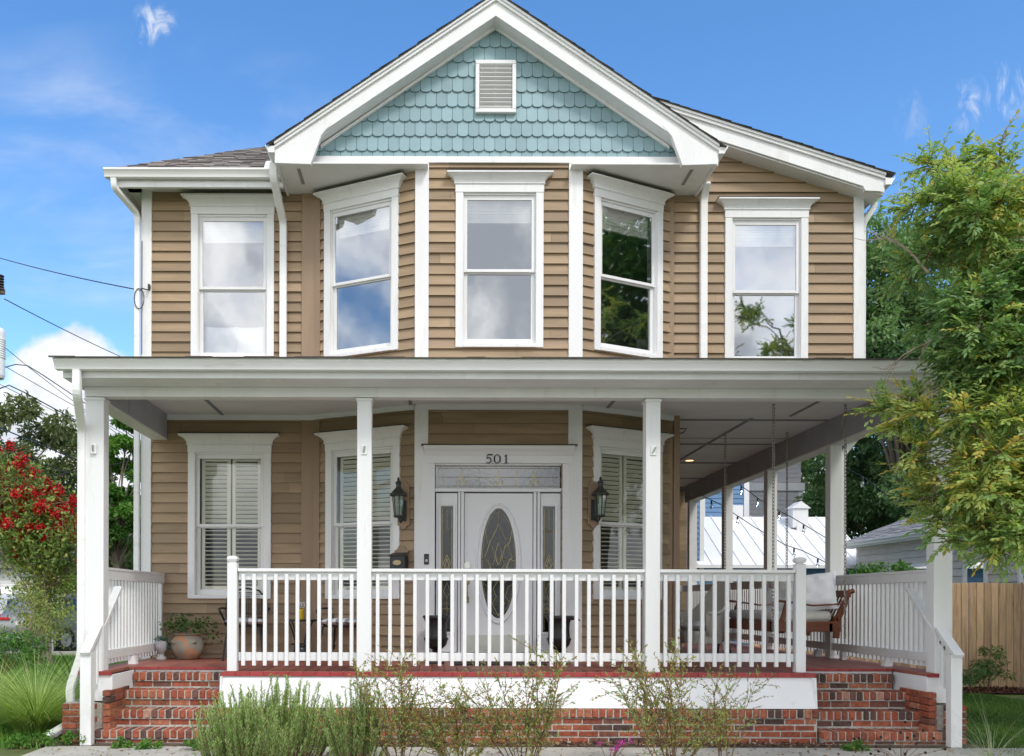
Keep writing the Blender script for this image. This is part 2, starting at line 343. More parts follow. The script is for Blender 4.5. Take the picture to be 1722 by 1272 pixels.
# ------------------------------------------------------------------ THE HOUSE
YW = 2.30; YB = 1.64; YF = 1.37; YRK = 2.0; YL = 1.90
XL = -3.90; XR = 5.71; XLW = 3.27; YBACK = 10.6
ZD = .748; ZC = 4.0
AL = (-1.617, YW); BL = (-.241, YB); BR = (1.852, YB); AR = (3.17, YW)
house = thing('two_story_house', 'tan clapboard two story house with teal shingled gable and wraparound white porch', 'house', (.9, 2.3, 0))
EXPO_H = .1345
def frame(p, q):           # local x along the wall p->q, local y into the house
    d = Vector((q[0]-p[0], q[1]-p[1], 0)); L = d.length; a = math.atan2(d.y, d.x)
    return Matrix.Translation((p[0], p[1], 0)) @ Matrix.Rotation(a, 4, 'Z'), L, a
def siding(mb, Mx, u0, u1, z0, z1, holes=(), top=None, zref=0.):
    mb.M = Mx; k0 = int(math.floor((z0-zref)/EXPO_H)); k = k0
    while zref + k*EXPO_H < z1:
        za = zref + k*EXPO_H; zb = za + EXPO_H; h = hash((k, round(Mx[0][3], 1), 5)); rr = random.Random(h)
        cuts = sorted({max(za, z0), min(zb, z1)} | {c for ho in holes for c in (ho[2], ho[3]) if max(za, z0) < c < min(zb, z1)})
        joint = rr.uniform(u0+.3, u1-.3) if u1-u0 > 1.2 else None
        tones = (rr.random(), rr.random()); wob = rr.uniform(-.004, .003)
        for a, b in zip(cuts, cuts[1:]):
            ints = [(u0, u1)]
            for hx0, hx1, hz0, hz1 in holes:
                if hz0 < (a+b)/2 < hz1:
                    n = []
                    for p, q in ints:
                        if hx0 > p: n.append((p, min(q, hx0)))
                        if hx1 < q: n.append((max(p, hx1), q))
                    ints = [i for i in n if i[1] > i[0]+1e-4]
            if joint: ints = [j for p, q in ints for j in (((p, joint-.0012), (joint+.0012, q)) if p < joint-.01 and q > joint+.01 else ((p, q),))]
            for p, q in ints:
                poly = [(p, a), (q, a), (q, b), (p, b)]
                if top: poly = clip(poly, *top)
                if len(poly) < 3: continue
                dz = lambda z: (-.028+wob)*(1-(z-za)/EXPO_H) - .003
                mb.face([(u, dz(z), z) for u, z in poly], tones[0 if (not joint or q <= joint+.002) else 1])
                lo_ = [u for u, z in poly if abs(z-a) < 1e-5]
                if a == za and len(lo_) > 1: mb.face([(min(lo_), 0, a), (max(lo_), 0, a), (max(lo_), dz(a), a), (min(lo_), dz(a), a)] , .3)
        k += 1
    mb.M = None
WIN = []     # (centre xy on the wall, angle, z, storey)
def on(p, q, t): return ((p[0]+(q[0]-p[0])*t), (p[1]+(q[1]-p[1])*t))
HW = (.47, 0.03, 1.96)
def hole(u, z): return (u-HW[0], u+HW[0], z+HW[1], z+HW[2])
Z1, Z2 = 1.54, 4.72
wl = MB()
# left wall, both storeys
Mx, L, a = frame((XL, YW), AL)
uL = (388-730)/125.5 - XL - .012; uLu = (390.5-730)/125.5 - XL
siding(wl, Mx, .1, L-.0, ZD, 6.98+.1, [hole(uL, Z1), hole(uLu, Z2)])
WIN += [((XL+uL, YW), 0, Z1, 0, 'left'), ((XL+uLu, YW), 0, Z2, 1, 'left')]
# bay
Mx, L, a = frame(AL, BL)
siding(wl, Mx, 0.02, L, ZD, 7.0, [hole(L*.5, Z1), hole(L*.48, Z2)])
WIN += [(on(AL, BL, .5), a, Z1, 0, 'bay_left'), (on(AL, BL, .48), a, Z2, 1, 'bay_left')]
Mx, L, a = frame(BL, BR)
DX = .80
siding(wl, Mx, 0, L, ZD, 7.05, [(DX-BL[0]-.80, DX-BL[0]+.80, 0, 3.27), hole(.805-BL[0]+.01, Z2)])
WIN += [((.815, YB), 0, Z2, 1, 'bay_front')]
Mx, L, a = frame(BR, AR)
siding(wl, Mx, 0, L-.02, ZD, 7.0, [hole(L*.5, Z1), hole(L*.5, Z2)])
WIN += [(on(BR, AR, .5), a, Z1, 0, 'bay_right'), (on(BR, AR, .5), a, Z2, 1, 'bay_right')]
# right wall, upper storey only
Mx, L, a = frame(AR, (XR, YW))
uR = (1286-730)/125.5 - AR[0]
siding(wl, Mx, 0, L-.1, ZC+.02, 7.75, [hole(uR, Z2-.03)], top=(-.0+ .305, 1, 7.006+.305*(XR-AR[0])))
WIN += [((AR[0]+uR, YW), 0, Z2-.03, 1, 'right')]
obj('wall', wl, M['siding'], house, label='tan painted clapboard front wall with angled bay')
# side, lower return and back walls
ws = MB()
Mx, L, a = frame((XL, YBACK), (XL, YW)); siding(ws, Mx, 0, L, 0.3, 7.0)
Mx, L, a = frame((XR, YW), (XR, YBACK)); siding(ws, Mx, 0, L, ZC, 6.95)
Mx, L, a = frame((XLW, YW), (XLW, YBACK)); siding(ws, Mx, .1, L, ZD, ZC)
Mx, L, a = frame((XR, YBACK), (XL, YBACK)); siding(ws, Mx, 0, L, .3, 6.95)
ws.box(AR[0], XLW, YW, YW+.03, ZD, ZC)
obj('side_wall', ws, M['siding'], house)
# inner rooms, so that panes look into a house
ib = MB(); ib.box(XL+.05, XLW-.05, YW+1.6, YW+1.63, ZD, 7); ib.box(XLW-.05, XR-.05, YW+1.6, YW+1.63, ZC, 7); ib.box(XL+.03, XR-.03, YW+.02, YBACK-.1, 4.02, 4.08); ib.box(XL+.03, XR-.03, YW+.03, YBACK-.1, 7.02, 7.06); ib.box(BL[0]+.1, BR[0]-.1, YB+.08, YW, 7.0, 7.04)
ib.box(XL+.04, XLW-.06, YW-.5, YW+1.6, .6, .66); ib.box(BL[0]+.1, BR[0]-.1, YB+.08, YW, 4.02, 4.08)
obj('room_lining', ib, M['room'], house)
# boards
wb = MB()
wb.box(XL-.02, XL+.115, YW-.042, YW+.1, .3, 7.02); wb.box(XR-.115, XR+.02, YW-.042, YW+.1, ZC+.05, 7.1)
for (x0, x1) in ((-.253, -.079), (1.69, 1.866)):
    wb.box(x0, x1, YB-.044, YB+.03, 4.2, 7.06); wb.box(x0, x1, YB-.044, YB+.03, ZD, ZC-.02)
wb.box(-1.54, 3.087, YB-.05, YB-.004, 7.045, 7.125)
split_obj('corner_board', wb, M['white'], house, bevel=.003)
tb = MB()
for (x, z0, z1) in ((-1.69, ZD, 4.0), (-1.69, 4.1, 6.98), (3.12, ZD, 4.0), (3.12, 4.1, 6.98)):
    tb.box(x-.09, x+.075, YW-.040, YW+.01, z0, z1)
    sgn = 1 if x < 0 else -1
    c = (x+sgn*.085, YW); Mx = Matrix.Translation((c[0], c[1], 0)) @ Matrix.Rotation(-sgn*.447, 4, 'Z'); tb.M = Mx
    tb.box(0 if sgn > 0 else -.1, .1 if sgn > 0 else 0, -.042, .0, z0, z1); tb.M = None
tb.box(XLW-.09, XLW+.005, YW-.04, YW+.1, ZD, ZC)
split_obj('tan_corner_board', tb, M['tantrim'], house, bevel=.002)
# ---- gable with scalloped shingles
AX, AZ = .753, 8.766; SL = .684
bk = MB(); bk.prism([(-1.76, 7.08), (3.26, 7.08), (AX, AZ+.03)], YB+.0, YB+.02); obj('gable_backing', bk, M['flash'], house)
gs = MB(); row = 0; w = .1345; eh = .1875; zt = 7.125+.075
poly_clip = lambda P_: clip(clip(clip(P_, -SL, 1, AZ-SL*AX), SL, 1, AZ+SL*AX), 0, -1, -7.12)
z = zt - eh
while z < AZ:
    off = (row % 2)*w/2; k = -22
    while k < 22:
        cx = AX + k*w + off; hw = w/2-.0022
        pl = [(cx-hw, z+eh+.05), (cx-hw, z+.044)] + [(cx+hw*math.copysign(abs(math.cos(a))**.8, math.cos(a)), z+.044-.044*abs(math.sin(a))**.8) for a in np.linspace(PI*1.06, PI*1.94, 9)] + [(cx+hw, z+.044), (cx+hw, z+eh+.05)]
        pl = poly_clip(pl)
        if len(pl) >= 3:
            f = lambda zz: YB - .006 - .024*(1-(zz-z)/(eh+.05)) - 0.0005*(k % 2)
            t = random.random(); gs.face([(x_, f(z_), z_) for x_, z_ in pl], t)
            for (a_, b_) in zip(pl, pl[1:]+pl[:1]):
                if a_[1] < z+.09 or b_[1] < z+.09: gs.face([(a_[0], f(a_[1]), a_[1]), (a_[0], f(a_[1])+.014, a_[1]), (b_[0], f(b_[1])+.014, b_[1]), (b_[0], f(b_[1]), b_[1])], .15)
        k += 1
    row += 1; z += eh
obj('gable_shingles', gs, M['teal'], house)
# louvre vent
vm_ = MB(); vx0, vx1, vz0, vz1 = (797-730)/132.8, (865-730)/132.8, EYE+(1013-194)/132.8, EYE+(1013-106)/132.8
for b_ in ((vx0, vx1, vz0, vz0+.05), (vx0, vx1, vz1-.05, vz1), (vx0, vx0+.05, vz0+.05, vz1-.05), (vx1-.05, vx1, vz0+.05, vz1-.05)): vm_.box(b_[0], b_[1], YB-.075, YB-.01, b_[2], b_[3])
vent = obj('gable_vent', vm_, M['white'], house, bevel=.006)
vs = MB(); n = 11
for i in range(n):
    zc = vz0+.065+(vz1-vz0-.13)*i/(n-1); vs.M = Matrix.Translation(((vx0+vx1)/2, YB-.045, zc)) @ Matrix.Rotation(-.6, 4, 'X'); vs.box(-.2, .2, -.028, .028, -.005, .005)
vs.M = None; vs.box((vx0+vx1)/2-.006, (vx0+vx1)/2+.006, YB-.04, YB-.035, vz0+.05, vz1-.05)
obj('louvre', vs, M['white'], vent); vb = MB(); vb.box(vx0+.03, vx1-.03, YB-.03, YB-.028, vz0+.03, vz1-.03); obj('vent_screen', vb, M['flash'], vent)
# gable rake boards and returns
RX, RZ = .745, 9.01                                       # top of ridge
def rake(xa, za, xb, zb, y0, y1, top, depth, mb):         # board under a sloping line
    mb.prism([(xa, za-top), (xb, zb-top), (xb, zb-top-depth), (xa, za-top-depth)], y0, y1)
rk = MB(); rs = .672
zl = RZ-rs*(RX+2.03); zr = RZ-rs*(3.54-RX)
for sg, xe, ze in ((-1, -1.985, RZ-rs*(RX+1.985)), (1, 3.50, RZ-rs*(3.50-RX))):
    rake(xe, ze, RX, RZ, YF, YF+.03, .03, .225, rk)
    rake(xe, ze, RX, RZ, YF-.03, YF-.001, .012, .065, rk)
    rake(xe, ze, RX, RZ, YF-.05, YF-.031, .004, .034, rk)
    # boxed return
    s_ = -sg
    pts = [(xe, ze-.1), (xe, 6.925), (xe+s_*.445, 6.91), (xe+s_*.575, 7.27), (xe+s_*.70, ze-.1+rs*.70-.12)]
    rk.prism(pts if s_ > 0 else pts[::-1], YF-.004, YF+.07)
    # rake soffit
    rk.prism([(xe+s_*.25, ze+rs*.25-.23), (RX, RZ-.23), (RX, RZ-.25), (xe+s_*.25, ze+rs*.25-.25)], YF+.03, YB+.02)
    # flat moulding on the gable wall
    x_ = AX + sg*2.2; rk.prism([(x_, AZ-SL*2.2+.005), (AX, AZ+.005), (AX, AZ-.035), (x_, AZ-SL*2.2-.035)], YB-.055, YB-.02)
    # eave board along the side of the gable
    rk.box(min(xe, xe+s_*.03), max(xe, xe+s_*.03), YF+.07, YW+.3, 6.93, 7.12)
split_obj('rake_board', rk, M['white'], house, bevel=.003)
sf = MB(); sf.box(-1.955, BL[0]+.15, YF+.07, YW+.02, 6.955, 6.975); sf.box(BR[0]-.15, 3.47, YF+.07, YW+.02, 6.955, 6.975)
split_obj('soffit', sf, M['white'], house)
# soffit vents
sv = MB()
for x in (-1.72, 3.23): sv.box(x-.022, x+.022, YF+.2, YF+.62, 6.950, 6.953)
split_obj('soffit_vent', sv, mat('vent_slot', (.28,.27,.25), .7), house)
# ---- roofs: courses of shingles laid on each plane
def course_roof(mb, o, ux, up, W, H, clips, e=.14, thick=.009, tabw=.17):
    ux = Vector(ux).normalized(); up = Vector(up).normalized(); nrm = ux.cross(up); o = Vector(o)
    base = [(0, 0), (W, 0), (W, H), (0, H)]
    for c in clips: base = clip(base, *c)
    if len(base) > 2: mb.face([o+ux*a+up*b for a, b in base], .3)
    v = -.03; r = 0
    while v < H:
        u = -random.random()*tabw
        while u < W:
            tw = tabw*random.uniform(.7, 1.5)
            if u+tw < .02: u += tw; continue
            pl = [(max(u, 0), v), (min(u+tw-.003, W), v), (min(u+tw-.003, W), v+e+.03), (max(u, 0), v+e+.03)]
            for c in clips: pl = clip(pl, *c)
            if len(pl) > 2 and pl[0] != pl[1]:
                t = random.random(); ex = random.choice((0, .006))
                q = [o+ux*a+up*b+nrm*(thick+ex-(b-v)/(e+.03)*thick*.9+.002) for a, b in pl]; mb.face(q, t)
                lo = [p for p in pl if p[1] < v+.01]
                if len(lo) >= 2 and abs(lo[0][0]-lo[-1][0]) > .01:
                    a0, a1 = lo[0], lo[-1]; mb.face([o+ux*a0[0]+up*a0[1], o+ux*a1[0]+up*a1[1], o+ux*a1[0]+up*a1[1]+nrm*(thick+ex+.002), o+ux*a0[0]+up*a0[1]+nrm*(thick+ex+.002)], 0)
            u += tw
        v += e; r += 1
rf = MB(); pz = .676
LZ = 7.075; hip = 2.83; sq = math.sqrt(1+pz*pz)
Wf = 5.0; Hf = 2.83*sq
# left hip: front slope (visible), then left slope, then inner slope
course_roof(rf, (-4.26, YL-.03, LZ), (1, 0, 0), (0, 1, pz), Wf, Hf, [(-1, 1/sq, 0), (sq*1, 1, 2.83*2*sq)])
course_roof(rf, (-4.26, YBACK+.3, LZ), (0, -1, 0), (1, 0, pz), YBACK+.3-YL+.03, Hf, [(1, 1/sq, YBACK+.33-YL)], e=.14)
course_roof(rf, (-.0, 4.73-2.3, 9.0-.97), (0, 1, 0), (-1, 0, .676), YBACK+.3-2.43, 1.43*sq, [(-1, 1/sq, -.84)], tabw=.6)
# gable roof, both slopes
gq = math.sqrt(1+rs*rs)
course_roof(rf, (-2.05, YBACK+.3, RZ-rs*(RX+2.05)), (0, -1, 0), (1, 0, rs), YBACK+.3-YF+.07, (RX+2.05)*gq, [], tabw=.3)
course_roof(rf, (3.555, YF-.07, RZ-rs*(3.555-RX)), (0, 1, 0), (-1, 0, rs), YBACK+.3-YF+.07, (3.555-RX)*gq, [], tabw=.3)
# low slope to the right
s3 = .315; q3 = math.sqrt(1+s3*s3); ZR0 = 7.087
course_roof(rf, (5.95, YRK-.07, ZR0), (0, 1, 0), (-1, 0, s3), YBACK+.3-YRK+.07, 4.6*q3, [], tabw=.3)
# rear closing gable so that the attic is not open
rf.face([(-4.2, YBACK+.05, 7), (5.9, YBACK+.05, 7), (5.9, YBACK+.05, 7.0), (1.6, YBACK+.05, 8.3), (RX, YBACK+.05, RZ-.2), (-.4, YBACK+.05, 8.0), (-1.4, YBACK+.05, 8.6)], .4)
obj('roof', rf, M['roof'], house)
# left eave box, right rake
ev = MB()
ev.box(-4.13, -1.97, YL+.0, YL+.03, 6.86, 7.06); ev.box(-4.13, -4.10, YL+.03, YBACK, 6.86, 7.06)
ev.box(-4.12, XL+.0, YL+.03, YBACK, 6.985, 7.0); ev.box(-4.10, -1.97, YL+.03, YW+.02, 6.985, 7.0)
ev.box(-4.13, -1.97, YL-.018, YL-.001, 6.86, 6.93)
split_obj('eave_board', ev, M['white'], house, bevel=.003)
rr_ = MB(); xe = 5.87
f3 = lambda x: ZR0 + s3*(5.95-x)
rake(xe, f3(xe), 1.5, f3(1.5), YRK, YRK+.03, .03, .22, rr_); rake(xe, f3(xe), 1.5, f3(1.5), YRK-.03, YRK-.001, .012, .065, rr_); rake(xe, f3(xe), 1.5, f3(1.5), YRK-.048, YRK-.031, .004, .034, rr_)
rr_.prism([(xe, f3(xe)-.1), (xe, 6.88), (5.62, 6.89), (5.59, f3(5.59)-.25), (5.59, f3(5.59)-.1)], YRK-.003, YRK+.06)
rr_.prism([(xe, f3(xe)-.25), (1.5, f3(1.5)-.25), (1.5, f3(1.5)-.27), (xe, f3(xe)-.27)], YRK+.03, YW+.03)
rr_.box(xe-.03, xe, YRK+.06, YBACK, 6.88, 7.06); rr_.box(XR, xe-.03, YRK+.06, YBACK, 6.89, 6.9)
rr_.box(1.6, 3.3, YW+.02, YW+.04, 6.9, 7.6)
split_obj('right_rake_board', rr_, M['white'], house, bevel=.003)
# ---- gutters (K profile)
KP = [(0, 0), (-.075, 0), (-.078, .012), (-.085, .03), (-.10, .055), (-.118, .075), (-.118, .095), (-.108, .095), (-.105, .08), (0, .085)]
def gutter(mb, p0, p1, sc=1.):       # p0->p1 with the channel on the right-hand side
    p0 = Vector(p0); p1 = Vector(p1); d = (p1-p0).normalized(); r = d.cross(Vector((0,0,1)))
    ra = [mb.pt(p0 + r*(-a*sc) + Vector((0,0,b*sc))) for a, b in KP]; rb = [mb.pt(p1 + r*(-a*sc) + Vector((0,0,b*sc))) for a, b in KP]; n = len(KP)
    for k in range(n): mb.f.append([ra[k], ra[(k+1)%n], rb[(k+1)%n], rb[k]]); mb.t.append(.5)
    mb.f.append(ra[::-1]); mb.t.append(.5); mb.f.append(rb); mb.t.append(.5)
GUT = [((-4.25, YL-.02, 6.955), (-2.0, YL-.02, 6.955), 1.05), ((-4.14, YBACK, 6.955), (-4.14, YL-.02, 6.955), 1.05),
       ((-1.985, YW+.3, 7.045), (-1.985, YF-.03, 7.045), .95), ((3.50, YF-.03, 7.045), (3.50, YW+.6, 7.045), .95),
       ((5.87, YRK-.03, 6.96), (5.87, YBACK, 6.96), 1.05)]
for a_, b_, c_ in GUT:
    g = MB(); gutter(g, a_, b_, c_); obj('gutter', g, M['gutter'], house)
g = MB(); gutter(g, (-3.87, -.525, 3.865), (5.75, -.525, 3.865), 1.08); obj('porch_gutter', g, M['gutter'], house)
sp = MB(); sp.prism([(-2.2, 7.06), (-2.02, 7.06), (-2.02, 7.15), (-2.17, 7.15)], YL-.12, YL+.1); obj('splash_guard', sp, M['gutter'], house)
# ---- downspouts
def spout(pts, w=.085, h=.062, name='downspout'):
    m = MB(); P_ = [Vector(p) for p in pts]; sm = []
    for i, p in enumerate(P_):
        if 0 < i < len(P_)-1:
            a_ = (P_[i-1]-p); b_ = (P_[i+1]-p); k = min(.08, a_.length*.4, b_.length*.4); a_.normalize(); b_.normalize()
            for t in (0, .25, .5, .75, 1): sm.append((p+a_*k)*(1-t)**2 + p*2*t*(1-t) + (p+b_*k)*t*t)
        else: sm.append(p)
    rings = []
    for i, p in enumerate(sm):
        d = (sm[min(i+1, len(sm)-1)]-sm[max(i-1, 0)]).normalized(); side = Vector((1,0,0)) - d*d.x
        side = side.normalized() if side.length > .3 else Vector((1,0,0)); up = side.cross(d).normalized(); c = .18
        rings.append([m.pt(p+side*(a*w/2)+up*(b*h/2)) for a, b in ((-1,-1+c*2),(-1+c,-1),(1-c,-1),(1,-1+c*2),(1,1-c*2),(1-c,1),(-1+c,1),(-1,1-c*2))])
    for a_, b_ in zip(rings, rings[1:]):
        for k in range(8): m.f.append([a_[k], a_[(k+1)%8], b_[(k+1)%8], b_[k]]); m.t.append(.5)
    m.f.append(rings[0][::-1]); m.t.append(.5); m.f.append(rings[-1]); m.t.append(.5)
    for k in range(1, 3):
        pass
    return obj(name, m, M['gutter'], house)
spout([(-3.655, -.57, 3.88), (-3.655, -.57, 3.62), (-3.80, -.06, 3.35), (-3.80, -.06, 3.2), (-3.80, -.06, .93), (-3.94, -.02, .56), (-3.94, .0, .40)], .085, .07)
spout([(-3.97, -.02, .16), (-4.12, -.16, .05)], .085, .07, 'downspout_outlet')
spout([(-4.14, YL-.07, 6.95), (-4.14, YL-.05, 6.84), (-3.965, YW-.06, 6.66), (-3.965, YW-.06, .3)], .075, .06)
spout([(-2.045, YF+.25, 7.04), (-2.045, YF+.25, 6.86), (-2.02, YW-.07, 6.55), (-2.02, YW-.07, 4.5)], .095, .07)
spout([(3.58, YW-.2, 7.04), (3.58, YW-.06, 6.9), (3.58, YW-.06, 4.5)], .10, .07)
spout([(5.93, YW+.1, 6.95), (5.93, YW+.1, 6.86), (5.775, YW+.1, 6.62), (5.775, YW+.1, 3.9), (5.775, YW+.3, 3.75), (5.62, YW+.35, 3.55), (5.62, YW+.35, .8)], .075, .06)
# ---- windows
def crown(mb, hw, z0, prof):
    rings = [[mb.pt(p) for p in ((-hw-e, .0, z0+dz), (-hw-e, -o, z0+dz), (hw+e, -o, z0+dz), (hw+e, .0, z0+dz))] for dz, o, e in prof]
    for a_, b_ in zip(rings, rings[1:]):
        for k in range(3): mb.f.append([a_[k], a_[k+1], b_[k+1], b_[k]]); mb.t.append(.5)
    mb.f.append([rings[0][k] for k in (3,2,1,0)]); mb.t.append(.5); mb.f.append(rings[-1]); mb.t.append(.5)
CP = [(0, .05, .005), (.012, .062, .017), (.02, .062, .017), (.026, .052, .01), (.055, .062, .02), (.085, .085, .045), (.105, .112, .08), (.115, .13, .10), (.115, .14, .108), (.14, .14, .108)]
wc = MB()
for sx in (-1, 1): wc.box(min(sx*.46, sx*.555), max(sx*.46, sx*.555), -.044, .02, 0, 1.955)
wc.box(-.56, .56, -.049, .02, 1.955, 2.05); wc.box(-.46, .46, -.055, .06, .0, .05); crown(wc, .56, 2.05, CP)
wc.box(-.46, -.45, -.02, .16, .05, 1.955); wc.box(.45, .46, -.02, .16, .05, 1.955); wc.box(-.45, .45, -.02, .16, 1.93, 1.955); wc.box(-.45, .45, .06, .16, .03, .06)
w0 = obj('window', wc, M['white'], house, bevel=.003, world=False)
us = MB(); us.box(-.45, -.408, 0, .03, .96, 1.93); us.box(.408, .45, 0, .03, .96, 1.93); us.box(-.408, .408, 0, .03, 1.875, 1.93); us.box(-.408, .408, 0, .03, .962, 1.0)
o = obj('upper_sash', us, M['white'], w0, bevel=.003, world=False)
ls = MB(); ls.box(-.45, -.405, .035, .065, .05, 1.0); ls.box(.405, .45, .035, .065, .05, 1.0); ls.box(-.405, .405, .035, .065, .05, .125); ls.box(-.405, .405, .031, .065, .945, .985)
obj('lower_sash', ls, M['white'], w0, bevel=.003, world=False)
fl = MB(); fl.box(-.672, .672, -.145, .0, 2.191, 2.199); obj('flashing', fl, M['flash'], w0, world=False)
def pane(m, par):
    p_ = MB(); p_.face([(-.41, .014, .99), (.41, .014, .99), (.41, .014, 1.88), (-.41, .014, 1.88)]); obj('upper_pane', p_, m, par, world=False)
    p_ = MB(); p_.face([(-.41, .05, .12), (.41, .05, .12), (.41, .05, .95), (-.41, .05, .95)]); obj('lower_pane', p_, m, par, world=False)
w0.parent = house
w1 = copy_tree(w0, house)
# w0: upper storey with a raised blind; w1: lower storey with shutters
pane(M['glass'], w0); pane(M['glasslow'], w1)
bl = MB(); bl.box(-.41, .41, .09, .14, 1.84, 1.90)
for i in range(9): bl.box(-.405, .405, .090+.004*(i%2), .135, 1.648+i*.021, 1.665+i*.021)
bl.box(-.405, .405, .09, .13, 1.62, 1.645)
for x in (-.3, 0, .3): bl.box(x-.008, x+.008, .084, .088, 1.62, 1.86)
blind = obj('blind', bl, M['blind'], w0, world=False)
sh = MB()
for sx in (-1, 1):
    a_, b_ = (0.012, .40) if sx > 0 else (-.40, -.012)
    for u0_, u1_ in ((a_, a_+.045), (b_-.045, b_)): sh.box(u0_, u1_, .085, .11, .12, 1.9)
    for z0_, z1_ in ((.12, .17), (.95, 1.01), (1.85, 1.9)): sh.box(a_+.045, b_-.045, .085, .11, z0_, z1_)
    for z0_, z1_, ang in ((.18, .94, -.14), (1.02, 1.84, -.74)):
        n = 14
        for i in range(n):
            zc = z0_+(z1_-z0_)*(i+.5)/n; sh.M = Matrix.Translation(((a_+b_)/2, .0975, zc)) @ Matrix.Rotation(ang, 4, 'X'); sh.box(-(b_-a_)/2+.046, (b_-a_)/2-.046, -.028, .028, -.004, .004); sh.M = None
obj('shutter', sh, M['shutter'], w1, world=False)
first = {0: w1, 1: w0}; used = {0: False, 1: False}
for (c, a, z, st, tagname) in WIN:
    o = copy_tree(first[st], house) if used[st] else first[st]; used[st] = True
    hl = house.location; o.location = (c[0]-hl.x, c[1]-hl.y, z); o.rotation_euler = (0, 0, a)
bpy.context.view_layer.update()
# ---- door wall
DZ = .87
s = 132.8
fx = lambda px: (px-730)/s
fz = lambda py: EYE+(1013-py)/s
ds = MB()
ds.box(fx(712), fx(731), YB-.042, YB+.05, ZD, fz(780)); ds.box(fx(945), fx(964), YB-.042, YB+.05, ZD, fz(780))
ds.box(fx(712), fx(964), YB-.048, YB+.05, fz(780), fz(757)+.0)
ds.M = Matrix.Translation((fx(838), YB-.0, 0)); crown(ds, (fx(964)-fx(712))/2-.01, fz(768), [(0, .045, 0), (.02, .06, .0), (.05, .075, .01), (.085, .11, .012), (.11, .125, .015), (.125, .125, .015)]); ds.M = None
ds.box(fx(731), fx(945), YB-.01, YB+.06, fz(827), fz(821)); ds.box(fx(731), fx(945), YB-.01, YB+.06, fz(783), fz(780))
for a_, b_ in ((770, 774), (775, 780), (897, 902), (903.5, 908)): ds.box(fx(a_), fx(b_), YB+.0, YB+.07, ZD, fz(827))
ds.box(fx(731), fx(945), YB-.05, YB+.1, ZD+.003, DZ-.02)
srd = obj('door_surround', ds, M['doorwhite'], house, bevel=.004)
fl = MB(); fl.box(fx(708), fx(968), YB-.135, YB, fz(768)+.126, fz(768)+.138); obj('head_flashing', fl, M['flash'], srd)
# steps of the number: strokes
num = MB(); nx = lambda px: (px-730)/s; nz_ = lambda py: EYE+(1013-py)/s
def stroke(pts, w0=.011, y=YB-.058):
    for (a_, b_) in zip(pts, pts[1:]):
        a_ = Vector((nx(a_[0]), y, nz_(a_[1]))); b_ = Vector((nx(b_[0]), y, nz_(b_[1]))); d = (b_-a_).normalized()*.003; num.bar(a_-d, b_+d, w0, .012, up=(0,1,0))
stroke([(827, 766), (819.5, 766)], .016); stroke([(818.5, 766), (817.5, 772)], .008)
stroke([(817.5, 772)] + [(820.5+4.2*math.sin(t), 775.5-4.6*math.cos(t)) for t in np.linspace(.2, 2.8, 8)] + [(817, 779.5)], .013)
stroke([(835+4.8*math.cos(t), 773+7*math.sin(t)) for t in np.linspace(0, 2*PI, 18)], .010); stroke([(830.4, 769), (830.2, 777)], .015); stroke([(839.6, 769), (839.8, 777)], .015)
stroke([(850, 766), (850, 780)], .016); stroke([(850, 766), (847.3, 769)], .008); stroke([(847, 780), (853, 780)], .007)
obj('house_number', num, M['black'], house)
# transom
tr = MB(); tr.face([(fx(732), YB+.03, fz(820)), (fx(944), YB+.03, fz(820)), (fx(944), YB+.03, fz(784)), (fx(732), YB+.03, fz(784))]); to = obj('transom_window', tr, M['transom'], house)
tm = MB(); T = lambda x, y, yy=YB+.024: (fx(x), yy, fz(y))
def came(mb, pts, r=.0028, yy=YB+.024): mb.tube([T(x, y, yy) for x, y in pts], r, 5)
came(tm, [(736, 787), (940, 787), (940, 817), (736, 817), (736, 787)]); came(tm, [(738, 802), (938, 802)])
for x in (776, 838, 898):
    came(tm, [(x, 787), (x, 795)]); came(tm, [(x, 795), (x-5, 806), (x-4, 812), (x, 817), (x+4, 812), (x+5, 806), (x, 795)]); came(tm, [(x, 800), (x-3, 809), (x, 815), (x+3, 809), (x, 800)]); came(tm, [(x-5, 812), (x-8, 808), (x-7, 815)]); came(tm, [(x+5, 812), (x+8, 808), (x+7, 815)])
for x in (745, 806, 868, 931): came(tm, [(x, 787), (x, 817)])
obj('leading', tm, M['came'], to)
